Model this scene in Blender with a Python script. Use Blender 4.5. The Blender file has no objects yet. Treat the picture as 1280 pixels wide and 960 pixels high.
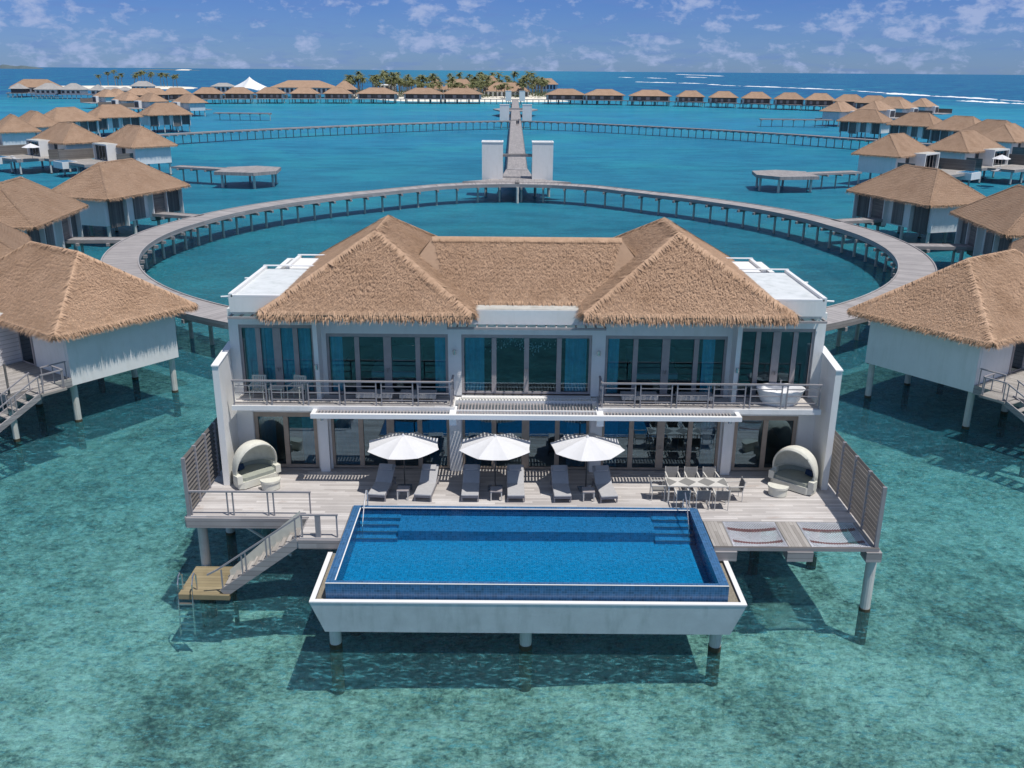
import bpy, bmesh, math, random
from mathutils import Vector, Matrix
random.seed(7)
R = math.radians
sc = bpy.context.scene
col = sc.collection
CX = 0.6                      # axis of the main house
D = 2.8                       # deck level above the water
# ------------------------------------------------------------------ camera
CZ = 19.3; FPX = 1150.; ROLL = .0078
TH = math.atan((480-88)/FPX)
cam = bpy.data.cameras.new('camera'); co = bpy.data.objects.new('camera', cam); col.objects.link(co)
cam.lens = 36*FPX/1280; cam.sensor_width = 36; cam.clip_start = .1; cam.clip_end = 60000
U = Vector((0, math.sin(TH), math.cos(TH))); FW = Vector((0, math.cos(TH), -math.sin(TH))); X = Vector((1, 0, 0))
cr, sr = math.cos(ROLL), math.sin(ROLL)
RT = X*cr + U*sr; UP = -X*sr + U*cr
M4 = Matrix((RT, UP, -FW)).transposed().to_4x4(); M4.translation = (0, 0, CZ)
co.matrix_world = M4
sc.camera = co
def ground(px, py, z=0.):     # a measured point of the survey photograph brought to its real height
    d = RT*(px-640) + UP*(480-py) + FW*FPX
    t = (z-CZ)/d.z
    return Vector((d.x*t, d.y*t, z))
def atY(px, Y, z=0.):
    d = RT*(px-640) + UP*(480-150) + FW*FPX
    return Vector((d.x*Y/d.y, Y, z))
# ------------------------------------------------------------------ materials
MATS = {}
class NT:
    def __init__(s, name):
        m = bpy.data.materials.new(name); m.use_nodes = True; s.m = m; s.t = m.node_tree; s.n = s.t.nodes; s.l = s.t.links
        s.b = s.n['Principled BSDF']; s.out = s.n['Material Output']
    def add(s, typ, **kw):
        n = s.n.new(typ)
        for k, v in kw.items():
            if k in n.inputs: n.inputs[k].default_value = v
            else: setattr(n, k, v)
        return n
    def link(s, a, b): s.l.new(a, b)
    def coord(s, scale=(1, 1, 1), which='Object'):
        tc = s.add('ShaderNodeTexCoord'); mp = s.add('ShaderNodeMapping'); mp.inputs['Scale'].default_value = scale
        s.link(tc.outputs[which], mp.inputs['Vector']); return mp.outputs['Vector']
    def noise(s, vec, scale, detail=4, rough=.55, dist=0.):
        n = s.add('ShaderNodeTexNoise'); n.inputs['Scale'].default_value = scale; n.inputs['Detail'].default_value = detail
        n.inputs['Roughness'].default_value = rough; n.inputs['Distortion'].default_value = dist
        s.link(vec, n.inputs['Vector']); return n.outputs['Fac']
    def ramp(s, fac, stops):
        r = s.add('ShaderNodeValToRGB'); e = r.color_ramp.elements
        while len(e) < len(stops): e.new(.5)
        for i, (p, c) in enumerate(stops):
            e[i].position = p; e[i].color = (c[0], c[1], c[2], 1) if not isinstance(c, (int, float)) else (c, c, c, 1)
        s.link(fac, r.inputs['Fac']); return r.outputs['Color']
    def math(s, op, a, b=None, clamp=False):
        n = s.add('ShaderNodeMath'); n.operation = op; n.use_clamp = clamp
        for i, v in enumerate((a, b)):
            if v is None: continue
            if isinstance(v, (int, float)): n.inputs[i].default_value = v
            else: s.link(v, n.inputs[i])
        return n.outputs[0]
    def mix(s, f, a, b, typ='MIX'):
        n = s.add('ShaderNodeMix'); n.data_type = 'RGBA'; n.blend_type = typ
        for i, v in ((0, f), (6, a), (7, b)):
            if isinstance(v, (int, float)): n.inputs[i].default_value = v
            elif isinstance(v, tuple): n.inputs[i].default_value = (*v, 1)
            else: s.link(v, n.inputs[i])
        return n.outputs[2]
    def bump(s, h, strength=.3, dist=.05):
        b = s.add('ShaderNodeBump'); b.inputs['Strength'].default_value = strength; b.inputs['Distance'].default_value = dist
        s.link(h, b.inputs['Height']); return b.outputs['Normal']
def simple(name, c, rough=.6, var=.12, scale=2., bump=0., metal=0., stain=None):
    t = NT(name); v = t.coord()
    n = t.noise(v, scale, 5, .6)
    lo = tuple(x*(1-var) for x in c); hi = tuple(min(1, x*(1+var)) for x in c)
    colr = t.ramp(n, [(.3, lo), (.7, hi)])
    if stain:
        v2 = t.coord((1.4, 1.4, .25)); k = t.noise(v2, 1.6, 6, .65)
        colr = t.mix(t.ramp(k, [(.5, 0.), (.75, .6)]), colr, stain)
    t.link(colr, t.b.inputs['Base Color']); t.b.inputs['Roughness'].default_value = rough; t.b.inputs['Metallic'].default_value = metal
    if bump: t.link(t.bump(t.noise(v, scale*8, 3), bump, .02), t.b.inputs['Normal'])
    MATS[name] = t.m; return t.m
simple('white', (.80, .795, .78), .7, .04, .8, .05, stain=(.66, .66, .62))
simple('white_clean', (.80, .80, .80), .55, .02)
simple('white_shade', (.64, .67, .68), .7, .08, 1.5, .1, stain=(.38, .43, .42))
simple('concrete', (.50, .49, .45), .85, .15, 2.5, .2, stain=(.28, .26, .2))
simple('pile_white', (.62, .61, .57), .8, .1, 2, .1, stain=(.42, .39, .3))
simple('algae', (.07, .06, .035), .9, .4, 5, .3)
simple('rail', (.30, .285, .30), .5, .1, 3)
simple('frame_up', (.36, .33, .33), .55, .08, 4)
simple('frame_low', (.38, .31, .25), .55, .1, 4)
simple('dark_metal', (.06, .06, .07), .45, .1)
simple('steel', (.6, .6, .62), .25, .05, metal=.9)
simple('cushion', (.43, .425, .43), .9, .06, 6, .1)
simple('canvas', (.68, .68, .69), .8, .03, 3)
simple('cream', (.66, .65, .57), .85, .08, 5, .15)
simple('daybed_cushion', (.34, .36, .31), .9, .08, 5, .1)
simple('navy', (.01, .035, .09), .8, .1)
simple('curtain', (.22, .68, .78), .9, .12, 4)
simple('sheer', (.75, .82, .84), .9, .06, 4)
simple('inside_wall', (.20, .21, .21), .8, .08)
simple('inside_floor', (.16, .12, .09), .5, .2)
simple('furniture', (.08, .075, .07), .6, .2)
simple('tub', (.85, .85, .86), .15, .01)
simple('chair_weave', (.20, .195, .19), .8, .15, 12)
simple('table_light', (.62, .60, .56), .6, .05)
simple('table_dark', (.24, .235, .225), .6, .05)
simple('gravel', (.26, .23, .18), .95, .35, 18, .5)
simple('sand', (.78, .73, .62), .95, .06, .05)
simple('bush', (.085, .11, .045), .9, .5, .5)
simple('trunk', (.22, .19, .15), .9, .2, 2)
simple('frond', (.155, .165, .062), .7, .4, .3)
simple('red_cloth', (.4, .03, .03), .8, .1)
simple('skin', (.35, .2, .13), .6, .05)
simple('net_red', (.25, .12, .12), .9, .2, 6)
simple('net_white', (.62, .62, .66), .9, .1, 6)
simple('shingle', (.36, .345, .33), .9, .12, .6)
simple('far_land', (.10, .14, .16), .9, .2, .004)
simple('foam', (.85, .87, .88), .8, .05, .02)
simple('light_glow', (.75, .5, .25), .5, .05)
def planks(name, axis, light, dark, pitch=.145, rust=False, shade=.25):
    t = NT(name); tc = t.add('ShaderNodeTexCoord'); sp = t.add('ShaderNodeSeparateXYZ'); t.link(tc.outputs['Object'], sp.inputs[0])
    a = sp.outputs[axis]; o = sp.outputs[1-axis if axis < 2 else 0]
    k = t.math('DIVIDE', a, pitch); fl = t.math('FLOOR', k); fr = t.math('FRACT', k)
    seg = t.math('FLOOR', t.math('ADD', t.math('DIVIDE', o, 2.4), t.math('MULTIPLY', fl, .37)))
    cb = t.add('ShaderNodeCombineXYZ'); t.link(fl, cb.inputs[0]); t.link(seg, cb.inputs[1])
    wn = t.add('ShaderNodeTexWhiteNoise'); wn.noise_dimensions = '3D'; t.link(cb.outputs[0], wn.inputs['Vector'])
    s = [6., 6., 6.]; s[axis if axis < 2 else 2] = 30.; s[(1-axis) if axis < 2 else 0] = 1.2
    g = t.noise(t.coord(tuple(s)), 1., 4, .6)
    f = t.math('ADD', t.math('MULTIPLY', wn.outputs['Value'], .6), t.math('MULTIPLY', g, .5), True)
    c = t.ramp(f, [(.1, dark), (.85, light)])
    big = t.noise(t.coord(), .45, 5, .6)
    c = t.mix(t.ramp(big, [(.35, .0), (.65, shade)]), c, tuple(x*.55 for x in dark))
    if rust:
        r = t.noise(t.coord((.8, 2.2, 1)), 1.1, 4, .6)
        c = t.mix(t.ramp(r, [(.62, 0.), (.75, .55)]), c, (.30, .19, .13))
    gap = t.math('LESS_THAN', fr, .07)
    c = t.mix(t.math('MULTIPLY', gap, .75), c, (.04, .035, .03))
    t.link(c, t.b.inputs['Base Color']); t.b.inputs['Roughness'].default_value = .8
    t.link(t.bump(t.math('ADD', t.math('MULTIPLY', gap, -1.), t.math('MULTIPLY', g, .3)), .3, .01), t.b.inputs['Normal'])
    MATS[name] = t.m
planks('deck', 1, (.66, .625, .60), (.38, .35, .335), rust=True)
planks('deck_x', 0, (.46, .43, .40), (.24, .22, .20))
planks('beam', 2, (.42, .40, .40), (.25, .235, .24), .2)
planks('beam_v', 0, (.30, .28, .27), (.13, .125, .125), .12)
planks('screen_wood', 2, (.24, .22, .20), (.12, .11, .105), .11)
planks('wood_wall', 0, (.20, .185, .18), (.075, .07, .07), .13)
planks('cladding', 2, (.76, .75, .75), (.68, .67, .68), .25, shade=.06)
planks('walk', 0, (.40, .37, .36), (.25, .235, .235), .16)
planks('yellow_deck', 1, (.40, .33, .20), (.25, .20, .11), .2, shade=.6)
def walkring():               # boards of a round walkway run radially
    t = NT('walk_ring'); tc = t.add('ShaderNodeTexCoord'); sp = t.add('ShaderNodeSeparateXYZ'); t.link(tc.outputs['Object'], sp.inputs[0])
    a = t.math('ARCTAN2', sp.outputs[1], sp.outputs[0]); k = t.math('MULTIPLY', a, 240.)
    fl = t.math('FLOOR', k); wn = t.add('ShaderNodeTexWhiteNoise'); wn.noise_dimensions = '1D'; t.link(fl, wn.inputs['W'])
    k2 = t.math('FLOOR', t.math('MULTIPLY', a, 15.3)); w2 = t.add('ShaderNodeTexWhiteNoise'); w2.noise_dimensions = '1D'; t.link(k2, w2.inputs['W'])
    f = t.math('ADD', t.math('MULTIPLY', wn.outputs['Value'], .45), t.math('MULTIPLY', t.noise(t.coord(), .8, 5, .6), .6))
    c = t.ramp(f, [(.2, (.25, .235, .235)), (.9, (.45, .42, .41))])
    j = t.math('LESS_THAN', t.math('FRACT', t.math('MULTIPLY', a, 15.3)), .03)
    c = t.mix(t.math('MULTIPLY', w2.outputs['Value'], .2), c, (.25, .23, .23))
    c = t.mix(t.math('MULTIPLY', j, .7), c, (.08, .08, .08))
    t.link(c, t.b.inputs['Base Color']); t.b.inputs['Roughness'].default_value = .8; MATS['walk_ring'] = t.m
walkring()
def thatch(name, light, mid, dark, bs=.8):
    t = NT(name); v = t.coord()
    f = t.noise(t.coord((1, 1, 2.2)), 7., 6, .75, .4); g = t.noise(v, .55, 5, .65)
    s = t.math('ADD', t.math('ADD', t.math('MULTIPLY', f, .6), t.math('MULTIPLY', t.noise(t.coord((1, 1, 1.8)), 2.3, 5, .7), .3)), t.math('MULTIPLY', g, .25))
    c = t.ramp(s, [(.36, dark), (.52, mid), (.68, light)])
    geo = t.add('ShaderNodeNewGeometry')
    c = t.mix(t.math('MULTIPLY', geo.outputs['Random Per Island'], .75), c, mid if bs < .5 else tuple(x*(.5 if bs == .2 else .8) for x in mid))
    oi = t.add('ShaderNodeObjectInfo'); pt = t.noise(t.coord((.5, .5, .9)), 1.1, 4, .6)
    c = t.mix(t.math('MULTIPLY', oi.outputs['Random'], .28), c, tuple(x*.55 for x in mid)); c = t.mix(t.ramp(pt, [(.45, 0.), (.72, .42)]), c, (mid[0]*.62, mid[1]*.56, mid[2]*.5))
    t.link(c, t.b.inputs['Base Color']); t.b.inputs['Roughness'].default_value = .9
    t.b.inputs['Specular IOR Level'].default_value = .15
    cz = t.add('ShaderNodeSeparateXYZ'); t.link(v, cz.inputs[0])
    course = t.math('SINE', t.math('ADD', t.math('MULTIPLY', cz.outputs[2], 42.), t.math('MULTIPLY', g, 14.)))
    h = t.math('ADD', f, t.math('MULTIPLY', course, .07))
    t.link(t.bump(h, bs, .3), t.b.inputs['Normal']); MATS[name] = t.m
thatch('thatch', (.62, .42, .295), (.46, .31, .215), (.21, .135, .09))
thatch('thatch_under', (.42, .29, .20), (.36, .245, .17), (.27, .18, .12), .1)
thatch('thatch_leaf', (.70, .475, .325), (.52, .345, .23), (.27, .175, .115), .2)
def glassmat(name, tint, refl):
    t = NT(name); t.n.remove(t.b)
    tr = t.add('ShaderNodeBsdfTransparent'); tr.inputs['Color'].default_value = (*tint, 1)
    gl = t.add('ShaderNodeBsdfGlossy'); gl.inputs['Roughness'].default_value = .015; gl.inputs['Color'].default_value = (.5, .62, .72, 1)
    lw = t.add('ShaderNodeLayerWeight'); lw.inputs['Blend'].default_value = .35
    f = t.math('ADD', t.math('MULTIPLY', lw.outputs['Fresnel'], 1.), refl, True)
    mx = t.add('ShaderNodeMixShader'); t.link(f, mx.inputs[0]); t.link(tr.outputs[0], mx.inputs[1]); t.link(gl.outputs[0], mx.inputs[2])
    t.link(mx.outputs[0], t.out.inputs['Surface']); MATS[name] = t.m
glassmat('glass', (.72, .92, .97), .05)
glassmat('glass_low', (.42, .64, .72), .14)
def tile(name, c):
    t = NT(name); v = t.coord()
    br = t.add('ShaderNodeTexVoronoi'); br.feature = 'F1'; br.distance = 'CHEBYCHEV'; br.inputs['Randomness'].default_value = 0.; br.inputs['Scale'].default_value = 11.
    t.link(v, br.inputs['Vector'])
    wn = t.noise(br.outputs['Position'], 9., 2)
    cc = t.ramp(wn, [(.3, tuple(x*.7 for x in c)), (.7, tuple(min(1, x*1.3) for x in c))])
    grout = t.math('GREATER_THAN', br.outputs['Distance'], .455)
    cc = t.mix(t.math('MULTIPLY', grout, .35), cc, (.22, .36, .55))
    t.link(cc, t.b.inputs['Base Color']); t.b.inputs['Roughness'].default_value = .25; MATS[name] = t.m
tile('pool_tile', (.035, .12, .26))
tile('pool_floor', (.005, .24, .43))
tile('pool_shelf', (.03, .20, .38))
def watermat():
    t = NT('pool_water'); t.n.remove(t.b); v = t.coord()
    tr = t.add('ShaderNodeBsdfTransparent'); tr.inputs['Color'].default_value = (.55, .86, .97, 1)
    gl = t.add('ShaderNodeBsdfGlossy'); gl.inputs['Roughness'].default_value = .04
    nb = t.bump(t.noise(v, 5., 3, .6, .6), .35, .03)
    t.link(nb, gl.inputs['Normal']); fr = t.add('ShaderNodeFresnel'); fr.inputs[0].default_value = 1.33; t.link(nb, fr.inputs['Normal'])
    mx = t.add('ShaderNodeMixShader'); t.link(fr.outputs[0], mx.inputs[0]); t.link(tr.outputs[0], mx.inputs[1]); t.link(gl.outputs[0], mx.inputs[2])
    t.link(mx.outputs[0], t.out.inputs['Surface']); MATS['pool_water'] = t.m
    # ---- the sea: clear over the shallow reef, more turbid with distance and depth
    t = NT('sea_water'); t.n.remove(t.b); v = t.coord()
    sp = t.add('ShaderNodeSeparateXYZ'); t.link(v, sp.inputs[0])
    big = t.noise(v, .012, 4, .55); med = t.noise(v, .09, 5, .6)
    Y = t.math('ADD', sp.outputs[1], t.math('MULTIPLY', t.math('SUBTRACT', big, .5), 60.))
    absx = t.math('ABSOLUTE', sp.outputs[0])
    c = t.ramp(t.math('DIVIDE', Y, 1000.), [(.0, (.18, .50, .48)), (.05, (.06, .31, .37)), (.10, (.026, .22, .31)), (.22, (.024, .225, .375)), (.42, (.03, .24, .43)), (.56, (.02, .30, .43)), (.8, (.014, .16, .36)), (1., (.006, .075, .27))])
    side = t.ramp(t.math('DIVIDE', t.math('ADD', Y, t.math('MULTIPLY', absx, 1.5)), 3000.), [(.27, 0.), (.46, 1.)])
    c = t.mix(side, c, (.006, .06, .235))
    # pale shoal that runs out to the horizon behind the island
    yy = t.math('MAXIMUM', sp.outputs[1], 1.)
    az = t.math('DIVIDE', sp.outputs[0], yy)
    sh = t.math('MULTIPLY', t.ramp(az, [(.0, 1.), (.17, 0.)]), t.ramp(t.math('ADD', az, .25), [(.05, 0.), (.2, 1.)]))
    sh = t.math('MULTIPLY', sh, t.ramp(t.math('DIVIDE', sp.outputs[1], 5000.), [(.2, 0.), (.5, .85)]))
    c = t.mix(sh, c, (.03, .22, .36))
    streak = t.noise(t.coord((.25, 1.6, 1)), .02, 4, .6)
    c = t.mix(t.ramp(streak, [(.42, 0.), (.62, .45)]), c, (.010, .17, .26))
    rip = t.noise(t.coord((.6, 1.3, 1)), .16, 6, .7, .3)
    c = t.mix(t.ramp(rip, [(.45, 0.), (.7, .6)]), c, (.03, .33, .44)); c = t.mix(t.ramp(rip, [(.3, .4), (.5, 0.)]), c, (.006, .12, .20))
    pat = t.noise(v, .028, 5, .6, .5); c = t.mix(t.ramp(pat, [(.5, 0.), (.68, .5)]), c, (.035, .36, .42)); c = t.mix(t.ramp(pat, [(.3, .35), (.45, 0.)]), c, (.006, .13, .25))
    df = t.add('ShaderNodeBsdfDiffuse'); t.link(c, df.inputs['Color'])
    tr = t.add('ShaderNodeBsdfTransparent')
    fac = t.add('ShaderNodeLayerWeight'); fac.inputs['Blend'].default_value = .5     # slanting light crosses more water and loses more
    t.link(t.ramp(fac.outputs['Facing'], [(.0, (.80, 1., .96)), (.45, (.56, .97, .97)), (.60, (.38, .84, .90)), (.78, (.16, .42, .48)), (1., (.03, .10, .15))]), tr.inputs['Color'])
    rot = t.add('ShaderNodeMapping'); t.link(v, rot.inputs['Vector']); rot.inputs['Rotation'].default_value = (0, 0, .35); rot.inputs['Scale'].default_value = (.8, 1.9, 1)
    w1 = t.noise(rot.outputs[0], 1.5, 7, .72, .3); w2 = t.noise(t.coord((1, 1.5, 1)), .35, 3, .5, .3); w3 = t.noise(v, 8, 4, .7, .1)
    turb_glint = t.ramp(t.math('ADD', t.math('DIVIDE', sp.outputs[1], 400.), t.math('MULTIPLY', t.math('SUBTRACT', med, .5), .12)), [(.06, .07), (.13, .22), (.22, .55), (.34, .80), (.6, .95)])
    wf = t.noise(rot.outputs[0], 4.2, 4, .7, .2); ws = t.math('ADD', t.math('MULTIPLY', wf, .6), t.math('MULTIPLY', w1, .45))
    glint_flecks = t.ramp(ws, [(.49, 0.), (.55, .10), (.60, .45), (.67, .85)]); near = t.ramp(t.math('DIVIDE', sp.outputs[1], 400.), [(.05, 1.), (.5, .25)])  # pale flecks paint the glint of wave crests into the diffuse share
    turb_glint = t.math('ADD', turb_glint, t.math('MULTIPLY', glint_flecks, near), True)  # water turbidity plus the painted glints
    mA = t.add('ShaderNodeMixShader'); t.link(turb_glint, mA.inputs[0]); t.link(tr.outputs[0], mA.inputs[1]); t.link(df.outputs[0], mA.inputs[2])
    h = t.math('ADD', t.math('MULTIPLY', w1, .5), t.math('ADD', t.math('MULTIPLY', w2, .8), t.math('MULTIPLY', w3, .16)))
    nb = t.bump(h, 1., .5)
    gl = t.add('ShaderNodeBsdfGlossy'); gl.inputs['Roughness'].default_value = .16; t.link(nb, gl.inputs['Normal'])
    fr = t.add('ShaderNodeFresnel'); fr.inputs[0].default_value = 1.33; t.link(nb, fr.inputs['Normal'])
    f = t.math('MINIMUM', fr.outputs[0], .25)
    mx = t.add('ShaderNodeMixShader'); t.link(f, mx.inputs[0]); t.link(mA.outputs[0], mx.inputs[1]); t.link(gl.outputs[0], mx.inputs[2])
    t.link(nb, df.inputs['Normal'])
    t.link(mx.outputs[0], t.out.inputs['Surface']); MATS['sea_water'] = t.m
    # ---- reef floor
    t = NT('seabed'); v = t.coord()
    wob = t.add('ShaderNodeTexNoise'); wob.inputs['Scale'].default_value = .6; wob.inputs['Detail'].default_value = 3; t.link(v, wob.inputs['Vector'])
    vv = t.add('ShaderNodeMixRGB'); vv.blend_type = 'ADD'; vv.inputs[0].default_value = .9; t.link(v, vv.inputs[1]); t.link(wob.outputs['Color'], vv.inputs[2])
    a = t.noise(v, .11, 5, .6, .6); b = t.noise(vv.outputs[0], .75, 9, .72, .1); d = t.noise(v, 3.4, 6, .8, .2)
    s = t.math('ADD', t.math('MULTIPLY', a, .42), t.math('ADD', t.math('MULTIPLY', b, .42), t.math('MULTIPLY', d, .62)))
    c = t.ramp(s, [(.56, (.05, .075, .065)), (.64, (.19, .24, .21)), (.70, (.44, .49, .43)), (.76, (.72, .75, .68)), (.84, (1., 1., .95))])
    t.link(c, t.b.inputs['Base Color']); t.b.inputs['Roughness'].default_value = 1.
    t.link(t.bump(s, .8, .8), t.b.inputs['Normal']); MATS['seabed'] = t.m
watermat()
# ------------------------------------------------------------------ mesh builder
def chain(o):
    v = Vector((0, 0, 0))
    while o is not None: v += o.location; o = o.parent
    return v
class MB:
    def __init__(s): s.v = []; s.f = []; s.smooth = False
    def quad(s, a, b, c, d): i = len(s.v); s.v += [tuple(a), tuple(b), tuple(c), tuple(d)]; s.f.append((i, i+1, i+2, i+3)); return s
    def tri(s, a, b, c): i = len(s.v); s.v += [tuple(a), tuple(b), tuple(c)]; s.f.append((i, i+1, i+2)); return s
    def box(s, x0, x1, y0, y1, z0, z1):
        i = len(s.v); s.v += [(x0, y0, z0), (x1, y0, z0), (x1, y1, z0), (x0, y1, z0), (x0, y0, z1), (x1, y0, z1), (x1, y1, z1), (x0, y1, z1)]
        s.f += [tuple(i+k for k in q) for q in ((0, 3, 2, 1), (4, 5, 6, 7), (0, 1, 5, 4), (1, 2, 6, 5), (2, 3, 7, 6), (3, 0, 4, 7))]; return s
    def prism(s, pts, z0, z1):          # ground polygon, counter-clockwise, extruded
        i = len(s.v); n = len(pts)
        s.v += [(p[0], p[1], z0) for p in pts] + [(p[0], p[1], z1) for p in pts]
        s.f.append(tuple(i+n+k for k in range(n))); s.f.append(tuple(i+n-1-k for k in range(n)))
        for k in range(n): s.f.append((i+k, i+(k+1) % n, i+n+(k+1) % n, i+n+k))
        return s
    def side(s, pts, x0, x1):           # polygon in y,z extruded along x
        i = len(s.v); n = len(pts)
        s.v += [(x0, p[0], p[1]) for p in pts] + [(x1, p[0], p[1]) for p in pts]
        s.f.append(tuple(i+n+k for k in range(n))); s.f.append(tuple(i+n-1-k for k in range(n)))
        for k in range(n): s.f.append((i+k, i+(k+1) % n, i+n+(k+1) % n, i+n+k))
        return s
    def front(s, pts, y0, y1):          # polygon in x,z extruded along y
        i = len(s.v); n = len(pts)
        s.v += [(p[0], y0, p[1]) for p in pts] + [(p[0], y1, p[1]) for p in pts]
        s.f.append(tuple(i+n+k for k in range(n))); s.f.append(tuple(i+n-1-k for k in range(n)))
        for k in range(n): s.f.append((i+k, i+(k+1) % n, i+n+(k+1) % n, i+n+k))
        return s
    def tube(s, pts, r, n=8, r1=None):
        pts = [Vector(p) for p in pts]; rings = []
        for k, p in enumerate(pts):
            d = (pts[min(k+1, len(pts)-1)] - pts[max(k-1, 0)]).normalized()
            a = d.orthogonal().normalized() if abs(d.z) < .99 else Vector((1, 0, 0)); a = (a - d*a.dot(d)).normalized(); b = d.cross(a)
            rr = r if r1 is None else r + (r1-r)*k/(len(pts)-1)
            i = len(s.v); s.v += [tuple(p + a*math.cos(2*math.pi*j/n)*rr + b*math.sin(2*math.pi*j/n)*rr) for j in range(n)]; rings.append(i)
        for p, q in zip(rings, rings[1:]):
            for j in range(n): s.f.append((p+j, p+(j+1) % n, q+(j+1) % n, q+j))
        s.f.append(tuple(rings[0]+n-1-j for j in range(n))); s.f.append(tuple(rings[-1]+j for j in range(n))); return s
    def bar(s, a, b, w, h):             # a beam of rectangular section between two points
        a = Vector(a); b = Vector(b); d = (b-a).normalized()
        sd = d.cross(Vector((0, 0, 1))); sd = sd.normalized()*w/2 if sd.length > 1e-4 else Vector((w/2, 0, 0)); up = sd.cross(d).normalized()*h/2
        i = len(s.v)
        for p in (a, b): s.v += [tuple(p-sd-up), tuple(p+sd-up), tuple(p+sd+up), tuple(p-sd+up)]
        s.f += [tuple(i+k for k in q) for q in ((3, 2, 1, 0), (4, 5, 6, 7), (0, 1, 5, 4), (1, 2, 6, 5), (2, 3, 7, 6), (3, 0, 4, 7))]; return s
    def grid(s, rows):                  # rows of points, skinned
        n = len(rows[0]); i = len(s.v)
        for r in rows: s.v += [tuple(p) for p in r]
        for k in range(len(rows)-1):
            for j in range(n-1): s.f.append((i+k*n+j, i+k*n+j+1, i+(k+1)*n+j+1, i+(k+1)*n+j))
        return s
    def map(s, fn, start=0): s.v = s.v[:start] + [tuple(fn(Vector(p))) for p in s.v[start:]]; return s
    def build(s, name, mat, parent=None, smooth=False):
        off = chain(parent)
        me = bpy.data.meshes.new(name); me.from_pydata([tuple(Vector(p)-off) for p in s.v], [], s.f); me.update()
        if not me.materials: me.materials.append(MATS[mat])
        if smooth:
            for p in me.polygons: p.use_smooth = True
        o = bpy.data.objects.new(name, me); col.objects.link(o); o.parent = parent; return o
def tag(o, label=None, cat=None, group=None, kind=None):
    for k, v in (('label', label), ('category', cat), ('group', group), ('kind', kind)):
        if v: o[k] = v
    return o
def empty(name, loc=(0, 0, 0), label=None, cat=None, group=None):
    o = bpy.data.objects.new(name, None); col.objects.link(o); o.location = loc; o.empty_display_size = .3
    return tag(o, label, cat, group)
KIDS = {}
def copy_tree(o, parent=None):
    c = o.copy(); col.objects.link(c); c.parent = parent
    for ch in [x for x in o.children]: copy_tree(ch, c)
    return c
def place(proto, used, loc, rz, label, group=None):
    o = proto if not used else copy_tree(proto)
    o.location = loc; o.rotation_euler = (0, 0, rz); o['label'] = label
    if group: o['group'] = group
    return o
def plane_blades(mb, a, b, c, d, dens, L=.16, W=.017):
    """leaf ends laid over a roof slope; a,b eave ends, c,d upper ends (c over b)"""
    a, b, c, d = map(Vector, (a, b, c, d)); up = ((c+d)/2-(a+b)/2); al = (b-a).normalized(); up -= al*up.dot(al); up.normalize()
    nrm = al.cross(up).normalized()
    if nrm.z < 0: nrm = -nrm
    area = ((b-a).length + (c-d).length)/2*((c+d)/2-(a+b)/2).length
    bl, tl = (b-a).length, (c-d).length
    for _ in range(int(area*dens)):
        while True:
            t = random.random()
            if random.random()*max(bl, tl) < bl+(tl-bl)*t: break
        cl_ = random.random() < .2; nc = ((c+d)/2-(a+b)/2).length/.33
        if cl_: t = min(.995, (round(t*nc)+random.gauss(0, .22))/nc); t = max(0, t)
        u = random.random(); p = a.lerp(b, u).lerp(d.lerp(c, u), t)
        w = W*random.uniform(.5, 1.3); ln = L*random.uniform(.5, 1.3); sw = al*random.uniform(-.12, .12)
        lo = p - up*ln + sw + nrm*random.uniform(.01, .04) + nrm*(.035 if cl_ else 0)
        p = p + nrm*.005
        mb.tri(p-al*w, p+al*w, lo)
def fringe(mb, a, b, outw, dens=60, ln=.29):
    a = Vector(a); b = Vector(b); al = (b-a).normalized(); outw = Vector(outw).normalized()
    for _ in range(int((b-a).length*dens)):
        p = a.lerp(b, random.random()) + Vector((0, 0, random.uniform(-.12, .16))) + outw*random.uniform(-.08, .07)
        w = .026*random.uniform(.6, 1.4); l = ln*random.uniform(.45, 1.25)
        lo = p + Vector((0, 0, -l*.85)) + outw*random.uniform(.05, .34) + al*random.uniform(-.07, .07)
        mb.tri(p-al*w, p+al*w, lo)
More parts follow.
